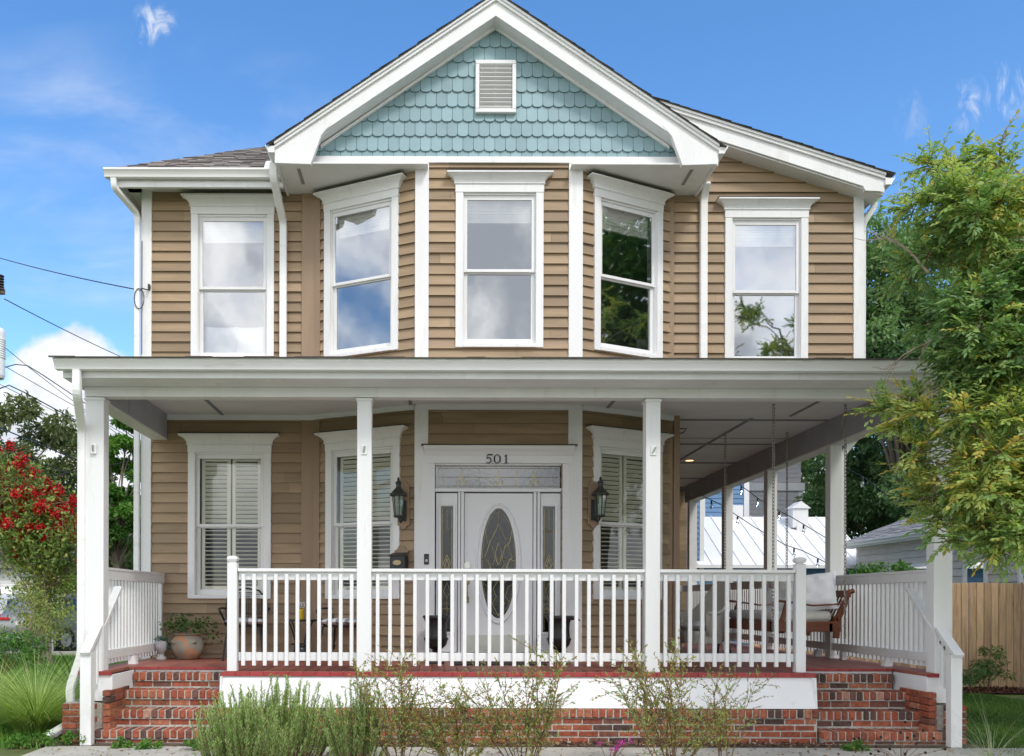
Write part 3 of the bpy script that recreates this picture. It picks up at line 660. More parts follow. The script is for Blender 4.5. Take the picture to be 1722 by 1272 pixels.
# side lights
for cx in (751.5, 923.5):
    m = MB(); x0, x1 = fx(cx-20), fx(cx+20)
    if cx > 800: x0, x1 = fx(909), fx(943)
    else: x0, x1 = fx(733), fx(769)
    ya, yb = YB+.035, YB+.06
    m.box(x0, fx(cx-10), ya, yb, DZ, fz(829)); m.box(fx(cx+10), x1, ya, yb, DZ, fz(829)); m.box(fx(cx-10), fx(cx+10), ya, yb, fz(851), fz(829)); m.box(fx(cx-10), fx(cx+10), ya, yb, DZ, fz(1063))
    m.box(fx(cx-14), fx(cx-11), ya-.012, ya-.001, fz(1067), fz(847)); m.box(fx(cx+11), fx(cx+14), ya-.012, ya-.001, fz(1067), fz(847)); m.box(fx(cx-11), fx(cx+11), ya-.012, ya-.001, fz(850), fz(847)); m.box(fx(cx-11), fx(cx+11), ya-.012, ya-.001, fz(1067), fz(1064))
    so_ = obj('sidelight', m, M['doorwhite'], house, bevel=.002)
    g = MB(); g.face([(fx(cx-10), YB+.05, fz(1063)), (fx(cx+10), YB+.05, fz(1063)), (fx(cx+10), YB+.05, fz(851)), (fx(cx-10), YB+.05, fz(851))]); obj('pane', g, M['leaded'], so_)
    g = MB(); yy = YB+.044
    came(g, [(cx-8, 855), (cx-8, 1060)], yy=yy); came(g, [(cx+8, 855), (cx+8, 1060)], yy=yy)
    for y in (893, 1024): came(g, [(cx-9, y), (cx+9, y)], yy=yy); came(g, [(cx, y-3), (cx+3, y), (cx, y+3), (cx-3, y), (cx, y-3)], yy=yy)
    came(g, [(cx, 857), (cx, 890)], .0018, yy)
    for y0_ in (933, ): came(g, [(cx, y0_), (cx-6, y0_+14), (cx-3, y0_+22), (cx, y0_+26), (cx+3, y0_+22), (cx+6, y0_+14), (cx, y0_)], yy=yy); came(g, [(cx, y0_+6), (cx-3, y0_+17), (cx, y0_+24), (cx+3, y0_+17), (cx, y0_+6)], yy=yy)
    came(g, [(cx, 980), (cx-6, 995), (cx, 1005), (cx+6, 995), (cx, 980)], .0022, yy); came(g, [(cx, 1005), (cx, 1055)], .0018, yy)
    obj('leading', g, M['came'], so_)
# door slab with an oval opening
dc = (fx(838.5), fz(947.5)); rx_, rz_ = (868-808)/2/s, (1041-854.5)/2/s
x0, x1, z0, z1 = fx(781), fx(896), DZ, fz(829); m = MB(); n = 48; yd = YB+.045
ov = [(dc[0]+rx_*math.cos(2*PI*k/n), dc[1]+rz_*math.sin(2*PI*k/n)) for k in range(n)]
def toedge(k):
    a = 2*PI*k/n; dx, dz = math.cos(a)*rx_, math.sin(a)*rz_; t = 1e9
    if dx > 1e-6: t = min(t, (x1-dc[0])/dx)
    if dx < -1e-6: t = min(t, (x0-dc[0])/dx)
    if dz > 1e-6: t = min(t, (z1-dc[1])/dz)
    if dz < -1e-6: t = min(t, (z0-dc[1])/dz)
    return (dc[0]+dx*t, dc[1]+dz*t)
oe = [toedge(k) for k in range(n)]
for k in range(n):
    a_, b_, c_, d_ = ov[k], ov[(k+1)%n], oe[(k+1)%n], oe[k]; m.face([(p[0], yd, p[1]) for p in (a_, b_, c_, d_)])
for cxr, czr in ((x1, z1), (x0, z1), (x0, z0), (x1, z0)):
    ks = min(range(n), key=lambda k: (oe[k][0]-cxr)**2+(oe[k][1]-czr)**2)
    for kk in (ks-1, ks+1):
        a_, b_ = oe[ks], oe[kk % n]
        if abs(a_[0]-b_[0]) > 1e-4 and abs(a_[1]-b_[1]) > 1e-4: m.face([(a_[0], yd, a_[1]), (b_[0], yd, b_[1]), (cxr, yd, czr)])
m.box(x0, x1, yd+.001, yd+.004, z0, z0+.01)
door = obj('front_door', m, M['doorwhite'], house, label='white front door with oval leaded glass')
m = MB()
for rr, yy, hh in ((1.0, 0, .0), ):
    prof = [(.985, .0), (1.0, -.018), (1.05, -.022), (1.09, -.016), (1.13, -.026), (1.17, -.02), (1.19, .0)]
    rows = [[(dc[0]+(rx_+(q-1)*.36)*math.cos(2*PI*k/n), yd+yo, dc[1]+(rz_+(q-1)*.36)*math.sin(2*PI*k/n)) for k in range(n)] for q, yo in prof]
    m.grid(rows, close=True)
o = obj('oval_moulding', m, M['doorwhite'], door); smooth_angle(o)
g = MB(); g.face([(x_, yd+.008, z_) for x_, z_ in ov]); obj('oval_glass', g, M['leaded'], door)
g = MB(); yy = yd+.0
def ocame(pts, r=.003): g.tube([(dc[0]+a*rx_, yy, dc[1]+b*rz_) for a, b in pts], r, 5)
for k_ in (.93,): ocame([(k_*math.cos(t), k_*math.sin(t)) for t in np.linspace(0, 2*PI, 40)], .002)
for sg in (-1, 1):
    ocame([(0, .98), (0, .72)] + [(sg*a, b) for a, b in ((.12, .62), (.3, .5), (.5, .38), (.62, .25), (.78, .12), (.5, .0), (.4, -.12), (.15, -.2))])
    ocame([(sg*a, b) for a, b in ((.75, .6), (.62, .38), (.35, .3), (.2, .1), (.32, -.02), (.15, -.1), (.38, -.2), (.2, -.33), (0, -.3))])
    ocame([(sg*a, b) for a, b in ((0, .38), (.18, .2), (.12, .05), (0, -.02))]); ocame([(sg*.98, .04), (sg*.6, .08), (sg*.5, -.1), (sg*.95, -.18)])
    ocame([(sg*.9, -.35), (sg*.55, -.42), (sg*.4, -.6), (sg*.62, -.7)]); ocame([(sg*a, b) for a, b in ((0, -.3), (.3, -.45), (.12, -.6), (.35, -.72), (0, -.95))])
    ocame([(sg*.45, -.1), (sg*.62, -.25), (sg*.35, -.35)])
obj('leading', g, M['came'], door)
m = MB()
for k_ in range(9):
    a = -PI/2 + (k_-4)*.42; m.lathe([(.001, -.012), (.02, 0), (.001, .012)], (dc[0]+.08*math.cos(a)*.8, yd+.004, dc[1]+.04+.10*math.sin(a)), 6)
obj('bevelled_jewels', m, glass_mat('bevelled_glass', .6, (.8,.85,.85), .05, .6), door)
m = MB(); m.box(x0+.02, x1-.03, yd-.004, yd-.001, fz(1097), fz(1068)); obj('kick_plate', m, M['steel'], door)
m = MB(); hx = fx(785.5); m.cbox(hx-.03, hx+.03, yd-.02, yd-.001, fz(983), fz(975), .008); m.cbox(hx-.025, hx+.025, yd-.02, yd-.001, fz(1014), fz(1003), .008); m.tube([(hx, yd-.02, fz(981)), (hx, yd-.06, fz(984)), (hx, yd-.065, fz(996)), (hx, yd-.05, fz(1005)), (hx, yd-.02, fz(1008))], .01, 8)
obj('door_handle', m, M['brass'], door)
m = MB(); m.prism([(hx-.035, fz(956)), (hx+.035, fz(956)), (hx+.035, fz(947.5)), (hx+.02, fz(945.5)), (hx, fz(944)), (hx-.02, fz(945.5)), (hx-.035, fz(947.5))], yd-.025, yd-.002); obj('lock_keypad', m, M['steel'], door)
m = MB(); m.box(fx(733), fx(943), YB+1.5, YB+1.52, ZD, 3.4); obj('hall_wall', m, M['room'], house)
# ------------------------------------------------------------------ PORCH
PX = [(-3.66), -.755, 2.355, 5.48]
SPLIT = ('side_beam', 'beam_lining', 'ceiling_batten', 'stair_side_skirt', 'deck_edge', 'ceiling_moulding', 'side_foundation', 'brick_foundation', 'porch_skirt')
def house_part(name, mb, m, bevel=0, **k):
    if name in SPLIT: return split_obj(name, mb, m, house, bevel, gap=.02 if 'foundation' in name else .003, **k)[0]
    return obj(name, mb, m, house, bevel=bevel, **k)
for x in PX:
    m = MB(); hw = .078 if x in PX[1:3] else .1
    z0 = ZD if x in PX[1:3] else ZD+.0
    m.box(x-hw, x+hw, -.078, .078, ZD+.002, 3.70); m.box(x-hw-.012, x+hw+.012, -.09, .09, 3.665, 3.69)
    house_part('porch_post', m, M['white'], .004)
for k, y in enumerate((2.6, 4.93, 7.1, 9.4)):
    m = MB(); m.box(5.40, 5.56, y-.08, y+.08, ZD, 3.67); house_part('porch_post', m, M['white'], .004)
m = MB()   # front beam, soffit and fascia
m.box(-3.77, 5.58, -.075, .075, 3.706, 3.81); house_part('porch_beam', m, M['white'], .003)
m = MB(); m.box(-3.76, 5.57, -.07, .07, 3.81, 4.05); m.box(-3.77, -3.755, .075, YW-.04, 3.67, 4.05); m.box(-3.77, -3.57, .075, YW-.04, 3.655, 3.675); m.box(5.38, 5.58, .075, 9.6, 3.65, 3.67); m.box(5.565, 5.58, .08, 9.6, 3.67, 4.05)
house_part('side_beam', m, M['white'], .002)
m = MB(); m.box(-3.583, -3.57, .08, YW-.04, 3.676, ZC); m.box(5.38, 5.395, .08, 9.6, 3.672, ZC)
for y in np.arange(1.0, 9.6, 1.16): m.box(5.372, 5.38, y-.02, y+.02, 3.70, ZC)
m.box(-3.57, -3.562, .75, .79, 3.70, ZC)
house_part('beam_lining', m, M['beamshade'])
m = MB(); m.box(-3.83, 5.68, -.50, -.47, 3.80, 3.99); m.box(-3.83, 5.68, -.47, -.07, 3.812, 3.822); m.box(-3.86, 5.7, -.515, -.50, 3.88, 3.94)
m.box(-3.83, -3.80, -.47, YW, 3.80, 3.99); m.box(5.65, 5.68, -.47, YW, 3.80, 3.99); m.box(-3.80, -3.77, -.07, YW, 3.812, 3.822)
m.prismx([(-.5, 3.99), (YW, 3.99), (YW, 4.55)], -3.83, -3.80); m.prismx([(-.5, 3.99), (YW, 3.99), (YW, 4.55)], 5.65, 5.68)
house_part('porch_fascia', m, M['white'], .003)
m = MB(); m.box(-3.57, 5.38, .075, YW, ZC, ZC+.02); m.box(XLW, 5.38, YW, 9.6, ZC+.001, ZC+.021); house_part('porch_ceiling', m, M['ceil'])
m = MB()
m.box(-3.56, 5.37, .076, .11, 3.93, ZC-.001)
for x in (-2.83, -.305, 2.215, 4.75): m.box(x-.02, x+.02, .11, YW-.04, ZC-.012, ZC-.001)
m.box(4.265, 4.305, YW+.1, 9.6, ZC-.012, ZC-.001)
for y in (2.52, 4.4, 6.3, 8.3): m.box(XLW+.01, 5.37, y-.022, y+.022, ZC-.014, ZC-.0005)
house_part('ceiling_batten', m, M['batten'])
m = MB()   # moulding where the ceiling meets the wall
m.box(-3.57, AL[0], YW-.05, YW-.026, 3.925, ZC-.002)
for p, q in ((AL, BL), (BL, BR), (BR, AR)):
    Mx, L, a = frame(p, q); m.M = Mx; m.box(0, L, -.055, -.03, 3.93, ZC-.002); m.M = None
house_part('ceiling_moulding', m, M['ceil'])
m = MB(); course_roof(m, (-3.90, -.655, 3.968), (1, 0, 0), (0, 1, .2), 9.66, (YW+.7)*1.02, [], tabw=.25); house_part('porch_roof', m, M['roof'])
# deck boards
m = MB(); x = -3.80; bw = .14
while x < 5.62:
    xb = min(x+bw-.006, 5.62); c = (x+xb)/2
    y0 = -.10 if (c < -3.46 or -2.27 < c < 4.07 or c > 5.30) else .62
    y1 = 9.7 if c > XLW else YW
    yj = y0 + random.uniform(.8, 1.8)
    m.box(x, xb, y0, yj, ZD-.035, ZD, random.random()); m.box(x, xb, yj+.004, y1, ZD-.035, ZD-.0005, random.random()); x += bw
house_part('deck', m, M['deck'], .003, label='red painted porch floorboards')
m = MB(); x = -2.28
while x < 4.08:
    w_ = random.uniform(.13, .16); xb = min(x+w_-.003, 4.09); m.box(x, xb, -.125, -.101, ZD-.045, ZD+.002, random.random()); x += w_
for a_, b_ in ((-3.81, -3.455), (5.295, 5.63)): m.box(a_, b_, -.125, -.101, ZD-.04, ZD, .4)
for a_, b_ in ((-3.45, -2.29), (4.1, 5.29)):
    x = a_
    while x < b_: m.box(x, min(x+.136, b_), .60, .619, ZD-.03, ZD, random.random()*.5); x += .14
house_part('deck_edge', m, M['deckedge'], .002)
m = MB()  # sloping white skirt
m.prismx([(-.10, .70), (-.085, .70), (-.20+.015, .375), (-.20, .375)], -2.27, 4.06)
m.prism([(-2.275, .702), (-2.29, .375), (-2.27, .375), (-2.26, .702)], -.19, .6); m.prism([(4.05, .702), (4.06, .375), (4.085, .375), (4.07, .702)], -.19, .6)
house_part('porch_skirt', m, M['deckwhite'], .002)
m = MB()
m.box(-3.79, -3.455, -.10, -.085, .43, .712); m.box(-3.47, -3.455, -.085, .62, .43, .712); m.box(-3.45, -2.29, .63, .645, .685, .715)
m.box(5.295, 5.60, -.10, -.085, .43, .712); m.box(5.295, 5.31, -.085, .62, .43, .712); m.box(4.09, 5.29, .63, .645, .685, .715)
m.box(-3.79, -3.775, -.085, YW, .43, .712); m.box(5.60, 5.615, -.085, 9.6, .43, .712)
house_part('stair_side_skirt', m, M['deckwhite'], .003)
# ---- bricks
def tone_b(): return min(1, max(0, random.choice((.05, .12, .22, .3, .4, .5, .55, .6, .65, .7, .78, .85)) + random.uniform(-.08, .08)))
def rowlock(mb, x0, x1, yf, z, h=.095, d=.2, pitch=.078):
    n = max(1, round((x1-x0)/pitch)); p = (x1-x0)/n
    for i in range(n): mb.cbox(x0+i*p+.0048, x0+(i+1)*p-.0048, yf+random.uniform(-.006, .004), yf+d, z-h+random.uniform(-.004, .004), z+random.uniform(-.003, .003), .012, tone_b())
def stretch(mb, x0, x1, yf, z0, h=.06, d=.1, pitch=.215, off=0.):
    x = x0 - off*pitch
    while x < x1-.01:
        a_, b_ = max(x, x0), min(x+pitch, x1)
        if b_-a_ > .03: mb.cbox(a_+.005, b_-.005, yf+random.uniform(-.003, .003), yf+d, z0+.004, z0+h+random.uniform(-.002, .002), .006, tone_b())
        x += pitch
st_z = [.690, .514, .330, .150]; st_y = [.53, .25, -.03, -.31]
for side in (0, 1):
    m = MB(); mo = MB()
    for k in range(4):
        if side == 0: x0, x1 = [-3.45, -3.49, -3.52, -3.57][k], -2.30
        else: x0, x1 = 4.10, [5.27, 5.31, 5.34, 5.42][k]
        z = st_z[k]; y = st_y[k]; zn = st_z[k+1] if k < 3 else 0.0
        rowlock(m, x0, x1, y, z, d=.27); stretch(m, x0+.01, x1-.01, y+.03, zn+.006, h=z-.10-zn-.014, off=.5*(k % 2))
        mo.box(x0+.006, x1-.006, y+.011, .66 if k else .64, z-.10, z-.006); mo.box(x0+.012, x1-.012, y+.034, .63, zn-.05, z-.101)
    st = house_part('brick_steps', m, M['brick'], label='left flight of worn red brick steps' if side == 0 else 'right flight of worn red brick steps')
    obj('mortar', mo, M['mortar'], st)
# foundation and cheek walls
m = MB(); mo = MB(); x0, x1 = -2.30, 4.085
rowlock(m, x0, x1, -.225, .372, d=.15); 
for k, (z, off) in enumerate(((.205, 0), (.137, .5), (.069, .2), (.001, .7))): stretch(m, x0+.012, x1-.012, -.195, z, h=.062, off=off, d=.15)
mo.box(x0+.008, x1-.008, -.191, .5, -.1, .36); mo.box(x0+.008, x1-.008, -.214, -.17, .28, .364)
for (xa, xb, side) in ((-3.95, -3.585, 0), (5.43, 5.66, 1)):
    for r in range(6):
        z = r*.07+.002; o_ = .5*(r % 2)
        stretch(m, xa, xb, -.22, z, h=.062, off=o_, pitch=.17); 
    for r in range(4):
        z = r*.095; 
        for j in range(9): m.cbox(xa-.0 if side == 0 else xb-.1, xa+.1 if side == 0 else xb, -.11+j*.21+.1*(r % 2), .09+j*.21+.1*(r % 2), r*.1+.003, r*.1+.094, .006, tone_b())
    mo.box(xa+.01, xb-.01, -.205, YW-.3, -.1, .415); mo.box(min(xa, -3.45) if side == 0 else 5.3, -3.45 if side == 0 else 5.5, -.17, .3, -.1, .41)
for r in range(8):            # brick ends between skirt and steps
    for xx in (-3.46, 5.32):
        for j in range(3): m.cbox(xx-.06, xx+.02, -.21+j*.21, -.01+j*.21, r*.07, r*.07+.062, .006, tone_b())
fo = house_part('brick_foundation', m, M['brick'], label='low red brick foundation under the white porch skirt')
obj('mortar', mo, M['mortar'], fo)
m = MB(); 
for r in range(6): 
    for j in range(40): m.cbox(5.60, 5.68, 1.6+j*.21+.1*(r % 2), 1.8+j*.21+.1*(r % 2), r*.07, r*.07+.062, .004, tone_b())
m2 = MB(); m2.box(5.60, 5.67, -.1, 9.6, -.1, .43); o = house_part('side_foundation', m, M['brick']); obj('mortar', m2, M['mortar'], o)
# ---- railings
zt_, zs1, zs0, zb1, zb0 = 1.86, 1.80, 1.735, .952, .860
bal = MB(); bal.box(-.019, .019, -.019, .019, 0, .99); bal_me = None
def railing(name, x0, x1, n, label):
    m = MB(); m.box(x0, x1, -.06, .045, zt_-.035, zt_); m.box(x0, x1, -.012, .028, zs0, zt_-.034); 
    o = house_part(name, m, M['white'], .004, label=label); m = MB(); m.box(x0, x1, -.012, .028, zb0, zb1); obj('bottom_rail', m, M['white'], o, bevel=.004); return o
BAL = None; nb = 0
def add_bal(par, x, y, z, tilt=0):
    global BAL, nb
    if BAL is None:
        BAL = obj('baluster', bal, M['white'], par, world=False, bevel=.002); o = BAL
    else:
        o = BAL.copy(); COL.objects.link(o); o.parent = par
    pl = wloc(par).translation; o.location = (x-pl.x, y-pl.y, z); nb += 1
for x0, x1, n, lb in ((-2.12, -.833, 11, 'front porch railing left of the steps post'), (-.677, 2.277, 22, 'middle run of front porch railing before the door'), (2.433, 3.90, 11, 'front porch railing run at right')):
    r_ = railing('front_railing', x0, x1, n, lb.replace(' left of the steps post', ' run at left'))
    st0 = x0+.01+.02; pit = (x1-x0-.04)/n if n != 22 else (x1-x0)/n
    for i in range(n):
        xx = x0 + (i+.5)*(x1-x0)/n; add_bal(r_, xx, -.033, .81)
for x in (-2.18, 3.96):
    m = MB(); m.box(x-.052, x+.052, -.06, .045, ZD+.003, 1.92); m.M = Matrix.Translation((x, -.0075, 1.92))
    def sq_(prof):
        rows = [[(-r, -r, z), (r, -r, z), (r, r, z), (-r, r, z)] for r, z in prof]; m.grid(rows, close=True); m.face(rows[-1])
    sq_([(.052, 0), (.03, .006), (.03, .012), (.048, .022), (.056, .04), (.056, .055), (.045, .07), (.01, .078)]); m.M = None
    house_part('newel_post', m, M['white'], .003)
# side railings
m = MB(); m.box(-3.67, -3.60, .08, YW-.02, 1.845, 1.875); m.box(-3.64, -3.605, .08, YW-.02, 1.74, 1.844); m.box(-3.64, -3.605, .08, YW-.02, .86, .96); m.box(-3.67, -3.62, YW-.1, YW-.045, ZD, 1.84)
m.prism([(-3.66, ZD), (-3.56, ZD), (-3.59, ZD+.10), (-3.66, ZD+.10)], 1.0, 1.09)
r_ = house_part('side_railing', m, M['white'], .003, label='white side railing at the left end of the porch')
for i in range(19): add_bal(r_, -3.66, .16+i*.108, .80)
m = MB(); m.box(5.42, 5.49, .08, 9.6, 1.845, 1.875); m.box(5.425, 5.46, .08, 9.6, 1.74, 1.844); m.box(5.425, 5.46, .08, 9.6, .86, .96)
for y in (2.2, 5.0, 7.2): m.box(5.405, 5.46, y-.05, y+.05, ZD, .86)
for y in (.95, 2.9): m.prism([(5.36, ZD), (5.46, ZD), (5.46, ZD+.10), (5.395, ZD+.10)], y, y+.09)
r_ = house_part('side_railing', m, M['white'], .003, label='white side railing running back along the right of the porch')
for i in range(33): add_bal(r_, 5.48, .16+i*.108, .80)
m = MB(); y = .16+33*.108
while y < 9.5: m.box(5.461, 5.499, y-.019, y+.019, .80, 1.79); y += .108
o = obj('balusters', m, M['white'], r_); o['kind'] = 'stuff'
m = MB(); m.box(XLW, 5.42, 9.55, 9.6, 1.74, 1.875); m.box(XLW, 5.42, 9.55, 9.6, .86, .96)
x = XLW+.1
while x < 5.4: m.box(x-.019, x+.019, 9.6, 9.64, .8, 1.75); x += .12
house_part('rear_railing', m, M['white'])
# stair handrails with their foot posts
for sg, xp in ((-1, -3.6), (1, 5.42)):
    m = MB(); xn = xp
    m.bar((xn, .50, 1.66), (xn, -.03, 1.225), .09, .04); m.bar((xn, .48, 1.61), (xn, .0, 1.215), .035, .06)
    m.bar((xn+sg*.01, -.10, 1.235), (xn+sg*.01, -.46, .955), .105, .045)
    ho = house_part('stair_handrail', m, M['white'], .004)
    m = MB(); xc = -3.615 if sg < 0 else 5.425
    m.box(xc-.058, xc+.058, -.43, -.33, .0, .965); m.box(xc-.05*1, xc+.05, -.105, -.08, ZD-.0, 1.19); obj('foot_post', m, M['white'], ho, bevel=.003)
    m = MB(); m.bar((xn, -.13, 1.12), (xn, -.33, .97), .03, .05); m.box(xn-.015, xn+.015, -.25, -.22, .6, 1.05); m.box(xn-.015, xn+.015, -.17, -.14, .62, 1.1); obj('handrail_baluster', m, M['white'], ho)
# ------------------------------------------------------------------ THINGS ON THE PORCH AND ON THE WALLS
def on_wall(p, q, t, off):   # point standing off an angled wall, with its angle
    c = on(p, q, t); a = math.atan2(q[1]-p[1], q[0]-p[0]); return (c[0]+math.sin(a)*off, c[1]-math.cos(a)*off), a
def lantern(c, a, zb, label):
    t = thing('wall_lantern', label, 'lantern', (c[0], c[1], zb), a, 'bronze lanterns either side of the front door')
    m = MB(); m.prism([(-.075, -.02), (.075, -.02), (.085, .0), (.085, .36), (.06, .40), (0, .42), (-.06, .40), (-.085, .36), (-.085, 0), (-.06, -.05), (0, -.09), (.06, -.05)][0:0] + [(-.05, -.06), (-.02, -.10), (.02, -.10), (.05, -.06), (.085, -.05), (.075, .45), (.04, .50), (-.04, .50), (-.075, .45), (-.085, -.05)], -.02, .0)
    obj('mounting_board', m, M['tantrim'], t, world=False, bevel=.004)
    m = MB(); m.box(-.045, .045, -.04, -.021, .0, .26); m.tube([(0, -.04, .03), (0, -.09, -.02), (0, -.13, .0), (0, -.15, .04)], .012, 8); m.tube([(0, -.04, .22), (0, -.07, .25), (0, -.1, .22)], .01, 6)
    obj('bracket', m, M['bronze'], t, world=False)
    cy = -.155; m = MB()
    m.lathe([(.015, .03), (.05, .035), (.062, .045), (.062, .06), (.05, .065)], (0, cy, 0), 12); 
    for k in range(6):
        a_ = 2*PI*k/6+.2; m.bar((.052*math.cos(a_), cy+.052*math.sin(a_), .06), (.078*math.cos(a_), cy+.078*math.sin(a_), .305), .009, .009)
    m.lathe([(.08, .30), (.105, .305), (.112, .32), (.105, .335), (.09, .345), (.07, .37), (.045, .395), (.032, .41), (.032, .42), (.03, .455), (.04, .465), (.04, .475), (.02, .49), (.01, .505), (.018, .518), (.01, .53), (.002, .545)], (0, cy, 0), 16)
    o = obj('lantern_frame', m, M['bronze'], t, world=False); smooth_angle(o, 40)
    m = MB(); m.lathe([(.048, .062), (.072, .302)], (0, cy, 0), 6); obj('glass', m, M['lampglass'], t, world=False)
    m = MB()
    for k in range(3): a_ = 2*PI*k/3; m.lathe([(.008, .065), (.008, .16), (.012, .17), (.008, .19), (.001, .205)], (.022*math.cos(a_), cy+.022*math.sin(a_), 0), 8)
    obj('candle_bulbs', m, M['cushion'], t, world=False)
c, a = on_wall(AL, BL, .905, .03); lantern(c, a, EYE+(1013-878)/131.5, 'black bronze wall lantern left of the front door above the mailbox')
c, a = on_wall(BR, AR, .115, .03); lantern(c, a, EYE+(1013-876)/131.5, 'black bronze wall lantern right of the front door')
# mailbox
c, a = on_wall(AL, BL, .885, .03); t = thing('mailbox', 'black wall mailbox with an oval brass emblem left of the door', 'mailbox', (c[0], c[1], EYE+(1013-968)/131.), a)
m = MB(); m.box(-.105, .105, -.13, -.02, 0, .24); obj('box', m, M['black'], t, world=False, bevel=.004)
m = MB(); m.prismx([(-.14, .235), (-.02, .275), (-.02, .285), (-.145, .246)], -.115, .115); obj('lid', m, M['bronze'], t, world=False)
m = MB(); m.prism([(.06*math.cos(q), .155+.032*math.sin(q)) for q in np.linspace(0, 2*PI, 20)[:-1]], -.136, -.131); obj('emblem', m, M['brass'], t, world=False)
m = MB(); m.prism([(-.10, .1), (.10, .1), (.10, .31), (.06, .33), (.04, .37), (-.04, .37), (-.06, .33), (-.10, .31)], -.019, 0); obj('backboard', m, M['tantrim'], t, world=False, bevel=.003)
# doorbell
t = thing('video_doorbell', 'slim black video doorbell on the white frame left of the door', 'doorbell', (fx(717), YB-.03, fz(950)))
m = MB(); m.cbox(-.031, .031, -.028, 0, 0, .135, .006); obj('body', m, M['black'], t, world=False)
m = MB(); m.lathe([(.012, 0), (.016, .002), (.019, 0)], (0, 0, 0), 16); 
m2 = MB(); m2.M = Matrix.Translation((0, -.03, .05)) @ Matrix.Rotation(PI/2, 4, 'X'); m2.lathe([(.012, 0), (.012, .002), (.018, .002), (.018, 0)], (0,0,0), 16); obj('button', m2, M['steel'], t, world=False)
# flag brackets on the posts
for k, (x, tilt, lb) in enumerate(((-3.66, 0, 'small white bracket on the leftmost front porch post'), (-.755, .15, 'small white bracket on the front post left of the door'), (2.355, .5, 'small white tilted bracket on the front post right of the door'))):
    t = thing('flag_bracket', lb, 'flag bracket', (x, -.0795 - (.021 if k == 0 else 0), 3.14), 0, 'flag brackets on the front porch posts')
    m = MB(); m.cbox(-.032, .032, -.010, 0, -.055, .05, .003); obj('plate', m, M['white'], t, world=False)
    m = MB(); m.M = Matrix.Rotation(tilt, 4, 'Y'); m.tube([(0, -.012, -.028), (0, -.022, .0), (0, -.034, .034)], .011, 10); obj('socket', m, M['steel'], t, world=False)
# recessed lamp, camera bracket
t = thing('recessed_light', 'small round lit recessed light in the porch ceiling', 'ceiling light', (4.46, 6.0, ZC-.004))
m = MB(); m.lathe([(.07, -.008), (.10, -.01), (.105, 0)], (0,0,0), 24); obj('trim_ring', m, M['white'], t, world=False)
em = bpy.data.materials.new('warm_lamp'); em.use_nodes = True; em.node_tree.nodes['Principled BSDF'].inputs['Emission Color'].default_value = (1, .55, .25, 1); em.node_tree.nodes['Principled BSDF'].inputs['Emission Strength'].default_value = 1.6
m = MB(); m.lathe([(.0695, -.0095), (.0695, -.0085)], (0,0,0), 24); obj('lens', m, em, t, world=False)
t = tag(thing('wall_hook', '', 'hook', (XLW+.0, YW+.1, 3.80)), 'thin black angled bracket at the right corner of the lower wall', 'bracket')
m = MB(); m.tube([(0, 0, .05), (.13, .0, .05), (.09, .02, -.0), (0.0, .0, -.02)], .008, 6); obj('arm', m, M['black'], t, world=False)
# urns
def urn(x, y, label):
    t = thing('black_urn', label, 'urn', (x, y, ZD), 0, 'black pedestal urns flanking the front door')
    m = MB(); m.cbox(-.10, .10, -.10, .10, 0, .04, .006); m.lathe([(.085, .04), (.09, .05), (.05, .075), (.035, .11), (.032, .14), (.05, .155), (.05, .165), (.04, .17), (.09, .19), (.13, .235), (.145, .29), (.15, .30), (.15, .315), (.135, .325), (.128, .42), (.132, .50), (.155, .555), (.165, .56), (.165, .585), (.15, .59), (.14, .57), (.12, .45)], (0,0,0), 24)
    o = obj('vase', m, M['black'], t, world=False); smooth_angle(o, 50)
urn((733.5-730)/137, 1.28, 'black pedestal urn left of the front door'); urn((940-730)/137, 1.28, 'black pedestal urn with a small spout right of the front door')
m = MB(); m.tube([(.13, -.0, .56), (.2, -.0, .565), (.26, 0, .53)], [.03, .025, .005], 8); obj('spout', m, M['black'], [o for o in bpy.data.objects if o.name.startswith('black_urn')][-1], world=False)
